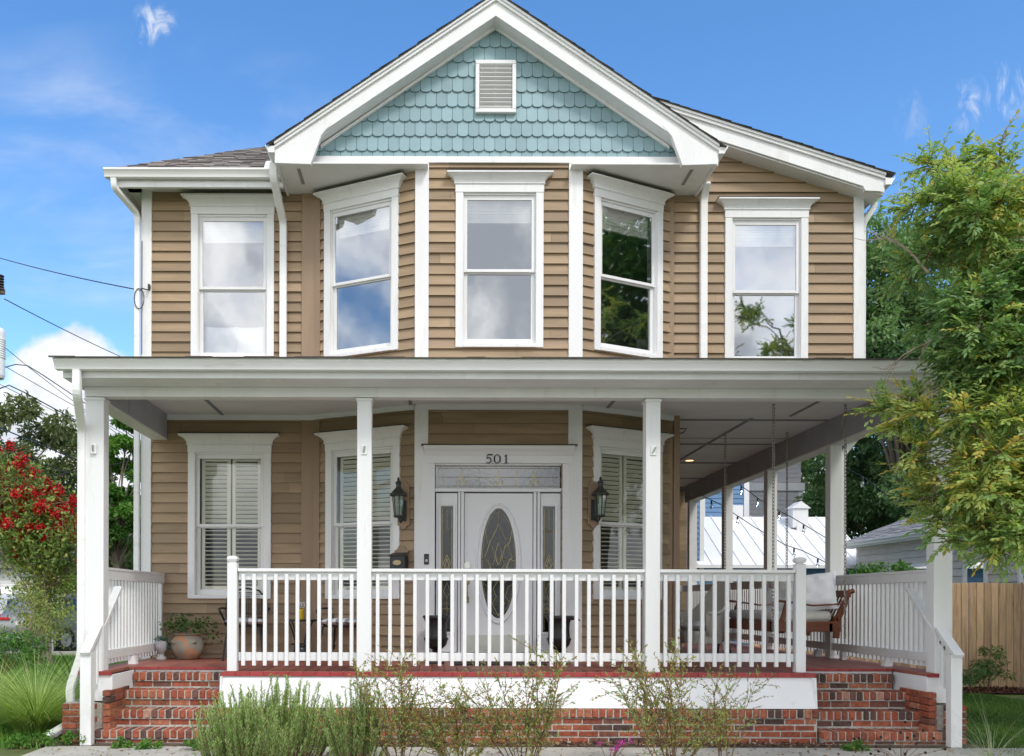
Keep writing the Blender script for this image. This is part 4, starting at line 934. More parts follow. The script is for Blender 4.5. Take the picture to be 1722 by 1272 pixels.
# wrought iron chairs
def iron_chair(x, y, rz, label):
    t = thing('metal_chair', label, 'chair', (x, y, ZD), rz, 'black metal porch chairs by the small table')
    r = .0135; zs = .44
    m = MB(); pts = [(.24*math.cos(a_), -.24*math.sin(a_)*.95, zs) for a_ in np.linspace(0, 2*PI, 25)]; m.tube(pts, r, 6, caps=False)
    for i in range(-3, 4): m.tube([(i*.06, -.2, zs), (i*.06, .2, zs)], .004, 4)
    obj('seat', m, M['black'], t, world=False)
    m = MB(); arch = [(-.25, .2, zs), (-.27, .24, zs+.2), (-.25, .28, zs+.36), (-.16, .30, zs+.46), (0, .31, zs+.49), (.16, .30, zs+.46), (.25, .28, zs+.36), (.27, .24, zs+.2), (.25, .2, zs)]
    m.tube(arch, r, 6); m.tube([(-.2, .235, zs+.1), (-.2, .28, zs+.36), (-.1, .3, zs+.43), (.1, .3, zs+.43), (.2, .28, zs+.36), (.2, .235, zs+.1), (-.2, .235, zs+.1)], .007, 5)
    for i in range(15):      # woven mesh
        u = -.19+i*.38/14; m.tube([(u, .235, zs+.1), (u, .29, zs+.41)], .0028, 3)
    for i in range(13): zz = zs+.12+i*.024; m.tube([(-.2, .235+(i/13)*.05, zz), (.2, .235+(i/13)*.05, zz)], .0028, 3)
    obj('backrest', m, M['black'], t, world=False)
    for sx in (-1, 1):
        m = MB(); m.tube([(sx*.26, .25, zs+.22), (sx*.31, .1, zs+.23), (sx*.32, -.1, zs+.22), (sx*.30, -.16, zs+.19), (sx*.26, -.12, zs+.1), (sx*.23, -.06, zs)], r, 6); obj('armrest', m, M['black'], t, world=False)
        for sy, yy in ((-1, -.17), (1, .17)):
            m = MB(); m.tube([(sx*.2, yy, zs), (sx*.23, yy+sy*.04, .22), (sx*.25, yy+sy*.08, .012)], r, 6); m.lathe([(.018, 0), (.018, .012)], (sx*.25, yy+sy*.08, 0), 8); obj('leg', m, M['black'], t, world=False)
    return t
def pillow(name, size, puff, mt, loc, rot, label, cat, group=None, wr=0., seed=0, parent=None):
    rg = random.Random(seed); n = 18; m = MB(); ph = [rg.uniform(0, 6) for _ in range(6)]
    def pt(u, v, sgn):
        e = (1-abs(u)**3.2)*(1-abs(v)**3.2); h = sgn*puff*max(e, 0)**.5
        k = 1-.07*(abs(u)*abs(v))**.0*(1-max(abs(u), abs(v)))*0
        px = u*size[0]/2*(1-.07*(1-abs(v)**2)*abs(u)**4*0+.0); py = v*size[1]/2
        px *= 1-.06*(1-v*v); py *= 1-.06*(1-u*u)
        h += wr*e*(math.sin(5*u+3*v+ph[0])*math.sin(4*v+ph[1])+.6*math.sin(11*u*v+ph[2]+6*u)+.4*math.sin(9*v-7*u+ph[3]))
        return (px, py, h)
    g = np.linspace(-1, 1, n)
    for sgn in (1, -1): m.grid([[pt(u, v, sgn) for u in (g if sgn > 0 else g[::-1])] for v in g])
    o = obj(name, m, mt, parent, smooth=True, world=False); o.location = loc; o.rotation_euler = rot
    if not parent: tag(o, label, cat, group)
    return o
def stripe_mat():
    m = mat('striped_fabric', (.8,.8,.82), .9, .04, 10, 0, .2, 200); N, L = m.node_tree.nodes, m.node_tree.links
    tc = N.new('ShaderNodeTexCoord'); sp = N.new('ShaderNodeSeparateXYZ'); L.new(tc.outputs['Object'], sp.inputs[0])
    mm = N.new('ShaderNodeMath'); mm.operation = 'MULTIPLY'; L.new(sp.outputs[0], mm.inputs[0]); mm.inputs[1].default_value = 50
    si = N.new('ShaderNodeMath'); si.operation = 'SINE'; L.new(mm.outputs[0], si.inputs[0]); gt = N.new('ShaderNodeMath'); gt.operation = 'GREATER_THAN'; L.new(si.outputs[0], gt.inputs[0]); gt.inputs[1].default_value = 0
    mx = N.new('ShaderNodeMix'); mx.data_type = 'RGBA'; L.new(gt.outputs[0], mx.inputs[0]); mx.inputs[6].default_value = (.80,.80,.82,1); mx.inputs[7].default_value = (.26,.26,.31,1)
    vm = [n for n in N if n.type == 'VECT_MATH'][0]; L.new(mx.outputs[2], vm.inputs[0]); return m
M['stripe'] = stripe_mat()
for (x, y, rz, w_) in (((415-730)/128, 1.95, .12, 'left'), ((578-730)/129.5, 1.85, -.35, 'right')):
    iron_chair(x, y, rz, 'black metal armchair with mesh back, %s of the small table' % w_)
    pillow('seat_cushion', (.50, .48), .045, M['stripe'], (x, y-.01, ZD+.50), (0, 0, rz), 'grey and white striped cushion on the %s black chair' % w_, 'cushion', 'striped seat cushions', .003)
# side table, pot on its shelf, yellow vase
tx, ty = (510-730)/128, 1.85
t = thing('side_table', 'small round black metal table between the two black chairs', 'table', (tx, ty, ZD))
m = MB(); m.lathe([(.20, .50), (.215, .50), (.215, .525), (.20, .525)], (0,0,0), 28); obj('table_top', m, M['black'], t, world=False)
for k in range(4):
    a_ = PI/4+k*PI/2; cc, s_ = math.cos(a_), math.sin(a_); m = MB(); m.tube([(.19*cc, .19*s_, .50), (.13*cc, .13*s_, .38), (.08*cc, .08*s_, .24), (.10*cc, .10*s_, .12), (.20*cc, .20*s_, .01)], .010, 6); obj('leg', m, M['black'], t, world=False)
m = MB(); m.lathe([(.02, .20), (.12, .20), (.12, .215), (.02, .215)], (0,0,0), 20); obj('shelf', m, M['black'], t, world=False)
t = thing('black_planter', 'squat dark pot on the floor under the small table', 'pot', (tx+.03, ty-.16, ZD)); m = MB(); m.lathe([(.05, 0), (.085, .05), (.10, .12), (.085, .18), (.07, .19), (.06, .17)], (0,0,0), 20); obj('pot', m, mat('dark_glaze', (.03,.035,.045), .25, .2, 8), t, world=False, smooth=True)
t = thing('yellow_vase', 'yellow vase of small white flowers on the side table', 'vase', (tx, ty-.02, ZD+.525)); m = MB(); m.lathe([(.04, 0), (.045, .01), (.037, .10), (.042, .135), (.038, .135), (.033, .1)], (0,0,0), 18); obj('vase', m, mat('yellow_glaze', (.75,.50,.02), .3, .05, 5), t, world=False, smooth=True)
m = MB(); rg = random.Random(3)
for k in range(26):
    a_, r_2, h_ = rg.uniform(0, 6.28), rg.uniform(0, .06), rg.uniform(.15, .22); c_ = Vector((r_2*math.cos(a_), r_2*math.sin(a_), h_)); m.lathe([(.002, -.008), (.011, 0), (.002, .008)], c_, 6)
obj('flowers', m, M['linen'], t, world=False)
# ---- swing
t = thing('porch_swing', 'brown wooden porch swing hanging on chains at the right end of the porch', 'porch swing', (4.7, 2.4, 1.0))
xa, xb, ya, yb, zs = 4.24, 5.06, 1.52, 3.30, 1.16
m = MB()
for y in (ya, yb): m.box(xa-.02, 5.10, y, y+.05, zs-.02, zs+.11)
m.box(xa-.02, xa+.03, ya, yb+.05, zs-.02, zs+.11); m.box(4.95, 5.0, ya, yb+.05, zs-.02, zs+.09)
y = ya+.06
while y < yb: m.box(xa, 5.0, y, y+.05, zs+.085, zs+.105); y += .075
obj('seat_frame', m, M['teak'], t, bevel=.006)
m = MB()
for y in (ya-.002, (ya+yb)/2, yb+.002): m.bar((5.05, y+.025, zs-.10), (5.06, y+.025, zs+.12), .05, .07, (1,0,0)); m.bar((5.055, y+.026, zs+.10), (5.165, y+.026, zs+.36), .048, .065, (1,0,0)); m.tube([(5.155, y+.025, zs+.34), (5.20, y+.025, zs+.47), (5.27, y+.025, zs+.50)], .032, 8)
m.bar((5.21, ya, zs+.46), (5.21, yb+.05, zs+.46), .035, .09); m.bar((5.05, ya, zs+.14), (5.05, yb+.05, zs+.14), .03, .07)
y = ya+.08
while y < yb: m.bar((5.05, y, zs+.14), (5.20, y, zs+.44), .035, .014, (1,0,0)); y += .095
obj('backrest', m, M['teak'], t, bevel=.004)
for y in (ya-.01, yb+.03):
    m = MB(); m.tube([(xa+.02, y+.02, zs+.36), (xa+.05, y+.02, zs+.37), (xa+.2, y+.02, zs+.355), (4.75, y+.02, zs+.31), (5.16, y+.02, zs+.335)], [.03, .04, .028, .024, .024], 10, flat=.5); m.bar((xa+.12, y+.02, zs+.10), (xa+.19, y+.02, zs+.35), .04, .05, (1,0,0))
    obj('armrest', m, M['teak'], t)
def chain(x, y, z0, z1, par):
    m = MB(); z = z0; k = 0
    while z < z1:
        L_ = .058; r_1 = .0058; w2 = .0155; pts = []
        for q in np.linspace(0, 2*PI, 11): pts.append((w2*math.cos(q), 0, L_/2*math.sin(q)))
        m.M = Matrix.Translation((x, y, z)) @ Matrix.Rotation((PI/2 if k % 2 else 0)+.5, 4, 'Z'); m.tube(pts, r_1, 4, caps=False); z += L_-.013; k += 1
    m.M = None; m.lathe([(.012, z1-.02), (.02, z1), (.02, z1+.004)], (x, y, 0), 8)
    return obj('chain', m, M['chain'], par)
for x, y in ((4.24, 1.50), (5.14, 1.50), (4.24, 3.37), (5.14, 3.37)): chain(x, y, zs-.08, ZC-.016, t)
# cushions
m = MB(); m.cbox(xa+.02, 5.02, ya+.06, yb-.02, zs+.108, zs+.245, .035); o = obj('bench_cushion', m, M['cushion'], None); smooth_angle(o, 60); tag(o, 'long pale grey cushion on the seat of the porch swing', 'cushion')
pillow('throw_pillow', (.66, .52), .14, M['linen'], (4.83, 1.80, zs+.47), (math.radians(70), math.radians(-8), math.radians(-38)), 'crumpled white pillow at the near end of the swing', 'pillow', None, .034, 4)
pillow('throw_pillow', (.55, .50), .10, M['cushion'], (4.86, 2.35, zs+.47), (math.radians(68), 0, math.radians(-50)), 'pale grey pillow behind the crumpled white one on the swing', 'pillow', None, .022, 9)
# wicker chair
t = thing('wicker_chair', 'white wicker armchair with rounded back beyond the front railing', 'chair', (3.82, 3.1, ZD), math.radians(-70))
m = MB(); rows = []
for j in range(13):
    v = j/12; row_ = []
    for i in range(25):
        a_ = PI*(-.12+1.24*i/24); side = abs(math.cos(a_)); top = .36+(.52*(math.sin(max(0, min(PI, a_))))**2.2); r_1 = .31+.03*v
        row_.append((r_1*math.cos(a_), r_1*math.sin(a_)*.92+.0+v*.07*math.sin(a_), .30+v*(top-.05)))
    rows.append(row_)
m.grid(rows); m.grid([[ (p[0]*.94, p[1]*.94-.0, p[2]) for p in r_] for r_ in rows[::-1]]); m.tube([p for p in rows[-1]], .028, 8)
m.tube([rows[k][0] for k in (0, 12)], .025, 6); m.tube([rows[k][-1] for k in (0, 12)], .025, 6)
o = obj('back_and_arms', m, M['wicker'], t, world=False, smooth=True)
m = MB(); m.lathe([(.28, .18), (.30, .30), (.29, .36), (.02, .37)], (0,0,0), 20); obj('seat', m, M['wicker'], t, world=False)
for sx in (-1, 1):
    for sy in (-1, 1): m = MB(); m.tube([(sx*.22, sy*.2, .2), (sx*.25, sy*.23, 0)], .022, 8); obj('leg', m, M['wicker'], t, world=False)
pillow('chair_cushion', (.48, .46), .06, M['linen'], (3.80, 3.08, ZD+.43), (0, 0, -1.2), 'white cushion on the seat of the wicker chair', 'cushion', None, .004, 2)
t = thing('plant_stand', 'low black wire stand beside the wicker chair', 'stand', (4.22, 3.35, ZD)); m = MB()
for k in range(4): a_ = k*PI/2+.4; m.tube([(.13*math.cos(a_), .13*math.sin(a_), 0), (.07*math.cos(a_), .07*math.sin(a_), .3), (.12*math.cos(a_), .12*math.sin(a_), .5)], .008, 5)
m.tube([(.12*math.cos(q), .12*math.sin(q), .5) for q in np.linspace(0, 2*PI, 16)], .008, 5); obj('frame', m, M['black'], t, world=False)
# doormat
o = MB(); o.box(.25, 1.35, .95, 1.5, ZD+.001, ZD+.014); o = obj('doormat', o, mat('rubber_mat', (.03,.028,.026), .95, .3, 60, 0, .6, 150)); tag(o, 'thin dark doormat in front of the white door', 'doormat')
# ---- potted plants : leaf helper
def leaves(C, Dv, Nv, Ls, Ws, tones, fold=.25, droop=0.):
    C = np.asarray(C, float); n = len(C); Dv = Dv/np.maximum(np.linalg.norm(Dv, axis=1, keepdims=True), 1e-6)
    Sd = np.cross(Dv, Nv); Sd /= np.maximum(np.linalg.norm(Sd, axis=1, keepdims=True), 1e-6); U = np.cross(Sd, Dv)
    Ls = np.broadcast_to(Ls, n)[:, None]; Ws = np.broadcast_to(Ws, n)[:, None]
    V = np.stack([C, C+Dv*Ls*.35+Sd*Ws*.5+U*Ws*fold, C+Dv*Ls*.7+Sd*Ws*.36+U*(Ws*fold*.8-Ls*droop*.5), C+Dv*Ls-U*Ls*droop,
                  C+Dv*Ls*.7-Sd*Ws*.36+U*(Ws*fold*.8-Ls*droop*.5), C+Dv*Ls*.35-Sd*Ws*.5+U*Ws*fold], 1).reshape(-1, 3)
    b = np.arange(n)[:, None]*6; Fa = np.concatenate([b+np.array([[0,1,2,3]]), b+np.array([[0,3,4,5]])], 1).reshape(-1, 4)
    return V, Fa, np.repeat(np.asarray(tones), 2)
def blades(C, Dv, Ls, Ws, tones, bend=.3, seg=3):    # curved grass blades
    n = len(C); H = Dv.copy(); H[:, 2] = 0; hn = np.linalg.norm(H, axis=1, keepdims=True); H = H/np.maximum(hn, 1e-6)
    Sd = np.stack([-H[:, 1], H[:, 0], np.zeros(n)], 1); V = []
    for k in range(seg+1):
        f = k/seg; p = C + Dv*(Ls*f)[:, None] + H*((Ls*bend*f*f)[:, None]) - np.array([0,0,1])*((Ls*bend*.8*f*f*hn[:, 0])[:, None]); w = (Ws*(1-f*.9)*.5)[:, None]; V += [p-Sd*w, p+Sd*w]
    V = np.stack(V, 1).reshape(-1, 3); m_ = 2*(seg+1); b = np.arange(n)[:, None]*m_
    Fa = np.concatenate([b+np.array([[2*k, 2*k+1, 2*k+3, 2*k+2]]) for k in range(seg)], 1).reshape(-1, 4)
    return V, Fa, np.repeat(tones, seg)
def merge(parts):
    V, Fa, T = [], [], []; o_ = 0
    for v, f, t_ in parts: V.append(v); Fa.append(f+o_); T.append(t_); o_ += len(v)
    return np.concatenate(V), np.concatenate(Fa), np.concatenate(T)
def fol(name, parts, mt, par, label=None):
    V, Fa, T = merge(parts); me = bpy.data.meshes.new(name)
    if par is not None: V = V - np.array(wloc(par).translation)
    k = Fa.shape[1]; me.vertices.add(len(V)); me.vertices.foreach_set('co', V.astype(np.float32).ravel()); me.loops.add(Fa.size); me.loops.foreach_set('vertex_index', Fa.astype(np.int32).ravel())
    me.polygons.add(len(Fa)); me.polygons.foreach_set('loop_start', np.arange(0, Fa.size, k, dtype=np.int32)); me.polygons.foreach_set('loop_total', np.full(len(Fa), k, np.int32))
    me.update(calc_edges=True); a_ = me.attributes.new('tone', 'FLOAT', 'FACE'); a_.data.foreach_set('value', np.clip(T, 0, 1).astype(np.float32)); me.materials.append(mt)
    o = bpy.data.objects.new(name, me); COL.objects.link(o); o.parent = par
    if label: o['label'] = label
    return o
def rdir(n, up=0.): 
    d = R.normal(size=(n, 3)); d /= np.linalg.norm(d, axis=1, keepdims=True); d[:, 2] += up; return d
LG = {}
LG['mid'] = leaf_mat('garden_leaf', [(0,(.03,.07,.02)),(.5,(.075,.17,.045)),(1,(.16,.28,.08))])
x, y = (324-730)/126.5, 2.02
t = thing('clay_pot', 'round weathered clay pot of trailing green plants below the left window', 'potted plant', (x, y-.05, ZD))
m = MB(); m.lathe([(.10, 0), (.13, .01), (.19, .09), (.215, .17), (.20, .25), (.16, .295), (.15, .31), (.175, .325), (.18, .335), (.165, .34), (.14, .33), (.14, .29)], (0,0,0), 32); o = obj('pot', m, M['terracotta'], t, world=False); smooth_angle(o, 45)
m = MB()
for a_ in (-2.2, -.9): m.tube([(.21*math.cos(a_-.1), .21*math.sin(a_-.1), .22), (.25*math.cos(a_), .25*math.sin(a_), .24), (.21*math.cos(a_+.1), .21*math.sin(a_+.1), .22)], .012, 6)
obj('handle', m, M['terracotta'], t, world=False)
m = MB(); m.lathe([(.01, .3), (.14, .3)], (0,0,0), 16); obj('soil', m, M['soil'], t, world=False)
C = []; 
for k in range(46):
    a_ = R.uniform(0, 6.28); rr = R.uniform(.02, .14); reach = R.uniform(.1, .26)*(1.35 if math.cos(a_) > .3 else 1); hh = R.uniform(.05, .26)
    for f in np.linspace(.2, 1, 9): C.append((x+(rr+reach*f)*math.cos(a_), y-.05+(rr+reach*f)*math.sin(a_)*.8, ZD+.33+hh*math.sin(f*2.2)-(.18*f*f if reach > .22 else 0)))
C = np.array(C)+R.normal(size=(len(C), 3))*.012; n = len(C)
fol('foliage', [leaves(C, rdir(n, .1), rdir(n, 1.), R.uniform(.03, .06, n), R.uniform(.018, .035, n), R.uniform(0, 1, n))], LG['mid'], t)
# head-shaped planter
x, y = (283-730)/127, 1.86
t = thing('head_planter', 'small grey planter shaped like a woman\'s head with succulents', 'planter', (x, y, ZD))
m = MB(); n1, n2 = 22, 20; rows = []
prof = [(.0, .062), (.012, .07), (.03, .066), (.05, .042), (.07, .036), (.085, .040), (.10, .055), (.12, .068), (.15, .079), (.18, .083), (.21, .082), (.235, .078), (.24, .07)]
for z, r_1 in prof:
    row_ = []
    for k in range(28):
        a_ = 2*PI*k/28; d = r_1; front = math.cos(a_+PI/2)
        X, Y = d*math.cos(a_)*.92, d*math.sin(a_)
        if front > 0 and .08 < z < .22:
            fx_ = X; nose = math.exp(-(fx_/.010)**2)*math.exp(-((z-.152)/.018)**2)*.018; brow = math.exp(-((z-.178)/.008)**2)*math.exp(-(fx_/.045)**2)*.006
            eye = -math.exp(-((abs(fx_)-.024)/.012)**2)*math.exp(-((z-.168)/.008)**2)*.009; lip = math.exp(-(fx_/.018)**2)*math.exp(-((z-.125)/.007)**2)*.007; chin = math.exp(-(fx_/.02)**2)*math.exp(-((z-.102)/.01)**2)*.012
            Y -= (nose+brow+eye+lip+chin)
        elif .14 < z < .24: 
            X *= 1+.06*math.sin(a_*9)*1; Y *= 1+.05*math.sin(z*200)
        row_.append((X, Y, z))
    rows.append(row_)
m.grid(rows, close=True); m.face(rows[-1])
obj('head', m, M['stone'], t, world=False, smooth=True)
n = 120; C = np.stack([x+R.normal(size=n)*.05, y+R.normal(size=n)*.045, ZD+.25+np.abs(R.normal(size=n))*.02], 1); C2 = np.stack([x+.085+R.normal(size=60)*.012, y+R.normal(size=60)*.02, ZD+R.uniform(.12, .25, 60)], 1); C = np.concatenate([C, C2])
SM = leaf_mat('succulent_leaf', [(0,(.03,.10,.07)),(1,(.12,.24,.15))], .1)
for nm, C in (('succulents', C[:120]), ('trailing_stem', C[120:])): fol(nm, [leaves(C, rdir(len(C), .4), rdir(len(C), 1), R.uniform(.02, .04, len(C)), .016, R.uniform(.1, .8, len(C)))], SM, t)
# bed pillows behind the upper left pane
for k, px in enumerate((367, 420)): pillow('bed_pillow', (.46, .46), .10, M['linen'], ((px-730)/124.2, 2.50, Z2+.30), (math.radians(86), 0, math.radians(4-8*k)), ('left' if k == 0 else 'right') + ' of the two white bed pillows behind the upper left window', 'pillow', 'white bed pillows in the upper left window', .008, k)
m = MB(); m.box(-3.3, -2.3, 2.5, 3.7, Z2-.35, Z2+.10); o = obj('bed', m, M['linen'], None, bevel=.05); tag(o, 'white made bed seen through the upper left window', 'bed')
m = MB(); m.box(2.85, 3.05, 2.95, 3.0, 4.75, 5.22); o = obj('picture_board', m, M['linen'], None); tag(o, 'white panel standing inside the upper right bay window', 'panel')
# ------------------------------------------------------------------ GROUND
def sheet(name, x0, x1, y0, y1, z, mt, n=1, amp=0.):
    m = MB(); m.grid([[(x0+(x1-x0)*i/n, y0+(y1-y0)*j/n, z+(amp*math.sin(i*1.7+j*2.3) if 0 < i < n and 0 < j < n else 0)) for i in range(n+1)] for j in range(n+1)])
    return tag(obj(name, m, mt), kind='structure')
m = MB(); m.face([(-600, -60, -.02), (600, -60, -.02), (600, 900, -.02), (-600, 900, -.02)]); tag(obj('ground', m, M['ground']), kind='structure')
sheet('path', -4.0, 6.4, -6.0, -.42, .0, M['concrete'])
m = MB(); 
for x in (-3.4, -1.5, .4, 2.3, 4.2): m.box(x-.006, x+.006, -2.0, -.42, .0005, .003)
sheet('bed_soil', -4.3, 5.7, -.44, .3, .006, M['soil'])
sheet('street', -60, -5, 15.5, 24, .0, M['asphalt']); sheet('kerb', -60, -5, 15.3, 15.5, .08, M['concrete'])
m = MB(); m.prism([(-60, -.02), (-5, -.02), (-5, .10), (-60, .10)], 15.3, 15.48); tag(obj('kerb_stone', m, M['concrete']), kind='structure')
sheet('mulch_bed', 5.9, 14, 5.25, 6.2, .01, M['mulch'], 6, .01)
# litter and wood chips
def chips(name, x0, x1, y0, y1, n, stops, z=.012, size=.03, label='', cat=''):
    C = np.stack([R.uniform(x0, x1, n), R.uniform(y0, y1, n), z+R.uniform(0, .02, n)], 1); d = rdir(n); d[:, 2] *= .3; nn = rdir(n, 2.)
    o = fol(name, [leaves(C, d, nn, R.uniform(.4, 1.3, n)*size, R.uniform(.3, .6, n)*size, R.uniform(0, 1, n), .1)], leaf_mat(name+'_mat', stops, .0, .9), None); tag(o, label, cat, kind='stuff')
chips('wood_mulch', 5.8, 14, 5.3, 6.1, 5200, [(0,(.03,.012,.009)),(.6,(.11,.04,.025)),(1,(.22,.10,.06))], size=.07, label='dark red wood mulch along the foot of the fence', cat='mulch')
chips('leaf_litter', -2.4, 4.2, -.42, -.2, 1600, [(0,(.05,.03,.02)),(.5,(.16,.08,.05)),(.85,(.28,.17,.10)),(1,(.5,.42,.33))], size=.045, label='dry brown leaf litter along the brick foundation', cat='leaf litter')
chips('fallen_leaves', -4.3, 6, -1.2, -.35, 520, [(0,(.10,.05,.03)),(.6,(.22,.13,.06)),(1,(.30,.26,.10))], z=.004, size=.045, label='scattered small fallen leaves on the concrete path', cat='fallen leaves')
# ---- lawns
def lawn(name, regions, stops, h, w_, label):
    ps = []
    for (x0, x1, y0, y1, n) in regions:
        C = np.stack([R.uniform(x0, x1, n), R.uniform(y0, y1, n), np.full(n, -.02)], 1); patch = .5+.25*np.sin(C[:, 0]*2.1+C[:, 1]*1.3)+.2*np.sin(C[:, 0]*.7-C[:, 1]*2.9)
        d = rdir(n)*.35; d[:, 2] = 1; hh = R.uniform(.5, 1.2, n)*h*(.7+.5*patch); ps.append(blades(C, d, hh, R.uniform(.7, 1.3, n)*w_, np.clip(patch*.6+R.uniform(-.2, .5, n), 0, 1), .3, 2))
    o = fol(name, ps, leaf_mat(name+'_blade', stops, .3, .6), None); tag(o, label, 'grass', kind='stuff')
lawn('lawn_grass', [(5.72, 9.2, -1.2, 5.4, 80000)], [(0,(.04,.09,.015)),(.5,(.095,.19,.028)),(1,(.17,.28,.05))], .042, .009, 'clipped dark green lawn right of the house')
lawn('side_grass', [(-9, -4.0, -.5, 4, 26000), (-14, -4.2, 4, 15, 30000)], [(0,(.07,.15,.02)),(.5,(.16,.34,.05)),(1,(.32,.48,.10))], .13, .016, 'bright green unmown grass left of the house')
# ---- wooden fence
ft = thing('wooden_fence', 'tall natural wood picket privacy fence behind the right lawn', 'fence', (9.5, 6.3, 0))
x = 5.65; k = 0; zt0 = 1.87
while x < 15:
    w_ = .132; m = MB(); t0 = random.random(); zz = zt0+random.uniform(-.012, .012); m.cbox(x, x+w_-.009, 6.19+random.uniform(0, .014), 6.222, .02, zz, .005, t0); obj('picket', m, M['fence'], ft); x += w_; k += 1
m = MB(); m.box(5.6, 15, 6.225, 6.265, .3, .39); m.box(5.6, 15, 6.225, 6.265, 1.45, 1.54); obj('fence_rail', m, M['fence'], ft)
# ------------------------------------------------------------------ WOODY PLANTS
def branch_tubes(m, pts, r0, r1, n=6): m.tube(pts, [r0+(r1-r0)*i/(len(pts)-1) for i in range(len(pts))], n)
def wander(p, d, L, n, jit, up=0., droop=0.):
    pts = [Vector(p)]; d = Vector(d).normalized()
    for i in range(n):
        d = (d + Vector((random.gauss(0, jit), random.gauss(0, jit), random.gauss(0, jit)+up-droop*i/n))).normalized(); pts.append(pts[-1]+d*(L/n))
    return pts
def crown_tree(name, label, cat, base, trunk_h, cc, rad, nclump, nleaf, leaf, lm, group=None, trunk_r=.2, clump=.28, seed=0, flat=.75, low=-.55, bark='bark', sparse=1.):
    random.seed(seed); R.seed(seed)
    t = thing(name, label, cat, base, 0, group); base = Vector(base); cc = Vector(cc)
    cl = []
    for k in range(nclump):
        d = R.normal(size=3); d /= np.linalg.norm(d); r_ = R.uniform(.35, 1)**.5
        if d[2] < low: d[2] = R.uniform(low, .2)
        cl.append((cc.x+d[0]*rad[0]*r_, cc.y+d[1]*rad[1]*r_, cc.z+d[2]*rad[2]*r_, R.uniform(.6, 1.25)*clump*min(rad)))
    m = MB(); top = Vector((cc.x, cc.y, base.z+trunk_h)); b_ = wander(base, top-base, (top-base).length, 6, .04); branch_tubes(m, b_, trunk_r, trunk_r*.6, 8)
    for (x_, y_, z_, s_) in cl[:min(nclump, 34)]:
        e = Vector((x_, y_, z_)); st_ = b_[-1] if random.random() < .6 else b_[-2]; mid = st_.lerp(e, .5)+Vector((0, 0, .12*(e-st_).length)); branch_tubes(m, [st_, st_.lerp(mid, .6), mid, e.lerp(mid, .4)+Vector((random.gauss(0, .1), 0, 0)), e], trunk_r*.22, trunk_r*.04, 5)
    obj('trunk', m, M[bark], t)
    Cs, Ds, Ts, Ls = [], [], [], []
    per = max(8, nleaf//nclump)
    for (x_, y_, z_, s_) in cl:
        n = int(per*(s_/(clump*min(rad)))**1.6); d = R.normal(size=(n, 3)); d /= np.linalg.norm(d, axis=1, keepdims=True); r_ = R.uniform(.15, 1, n)**.45
        sub = .82+.3*np.sin(d[:, 0]*7+x_*9)*np.sin(d[:, 1]*6+z_*5)*np.cos(d[:, 2]*8+y_)
        Pp = d*(r_*sub)[:, None]*s_; Pp[:, 2] *= flat; Cs.append(Pp+np.array([x_, y_, z_])); dd = d*.7+R.normal(size=(n, 3))*.6; dd[:, 2] -= .25; Ds.append(dd)
        Ts.append(np.clip(R.uniform(-.28, .28, n)+R.uniform(.3, .7), 0, 1)); Ls.append(R.uniform(.6, 1.25, n)*leaf)
    C = np.concatenate(Cs); D_ = np.concatenate(Ds); T = np.concatenate(Ts); L_ = np.concatenate(Ls); n = len(C)
    fol('crown', [leaves(C, D_, rdir(n, 1.2), L_, L_*.5, T, .2, .1)], lm, t); return t
LG['dark'] = leaf_mat('dark_leaf', [(0,(.055,.11,.04)),(.5,(.12,.21,.07)),(1,(.23,.34,.12))])
LG['magnolia'] = leaf_mat('magnolia_leaf', [(0,(.07,.09,.045)),(.45,(.14,.18,.075)),(.8,(.24,.26,.12)),(1,(.34,.24,.12))], .35, .35)
LG['bright'] = leaf_mat('bright_leaf', [(0,(.04,.12,.02)),(.5,(.10,.24,.04)),(1,(.22,.38,.08))])
LG['elm'] = leaf_mat('elm_leaf', [(0,(.10,.20,.085)),(.35,(.19,.33,.13)),(.7,(.35,.46,.16)),(.93,(.50,.54,.15)),(1,(.62,.46,.12))], .45, .4)
LG['oak'] = leaf_mat('oak_leaf', [(0,(.065,.13,.06)),(.5,(.14,.25,.10)),(1,(.28,.41,.18))])
def at(px, py, D): return tuple(P(px, py, D))
def gx(px, D): return (px-730)/F*D
# left side
crown_tree('magnolia_tree', 'large dark magnolia tree at the left edge behind the red flowers', 'tree', (gx(5, 34), 24.2, 0), 4, at(-40, 790, 34), (3.9, 3, 3.0), 56, 20000, .22, LG['magnolia'], seed=3, clump=.25, trunk_r=.3)
crown_tree('magnolia_tree', 'olive brown tree just left of the leftmost porch post', 'tree', (gx(110, 40), 30.2, 0), 4, at(128, 830, 40), (1.75, 2, 2.9), 44, 15000, .2, LG['magnolia'], seed=8, clump=.28, trunk_r=.25)
crown_tree('bright_tree', 'bright green feathery tree seen between the left post and the wall', 'tree', (gx(212, 27), 17.2, 0), 3, at(215, 850, 27), (1.05, 1.2, 2.6), 60, 17000, .15, LG['bright'], seed=5, clump=.34, trunk_r=.14, flat=.45)
crown_tree('evergreen_tree', 'dense dark green evergreen below the bright tree', 'tree', (gx(205, 31), 21.2, 0), 2, at(215, 925, 31), (1.6, 1.5, 1.7), 50, 15000, .14, LG['oak'], seed=6, clump=.34, trunk_r=.14, flat=.5)
crown_tree('garden_shrub', 'lime green shrub behind the grey car', 'shrub', (gx(125, 33), 23.2, 0), .5, at(130, 1010, 33), (.9, .9, .75), 26, 5000, .11, leaf_mat('lime_leaf', [(0,(.10,.22,.03)),(1,(.32,.48,.08))]), seed=12, clump=.5, trunk_r=.06)
crown_tree('hedge_tree', 'green tree behind the white building at far left', 'tree', (gx(30, 48), 38, 0), 3, at(20, 930, 48), (5, 3, 2.6), 46, 14000, .24, LG['dark'], seed=14, clump=.4)
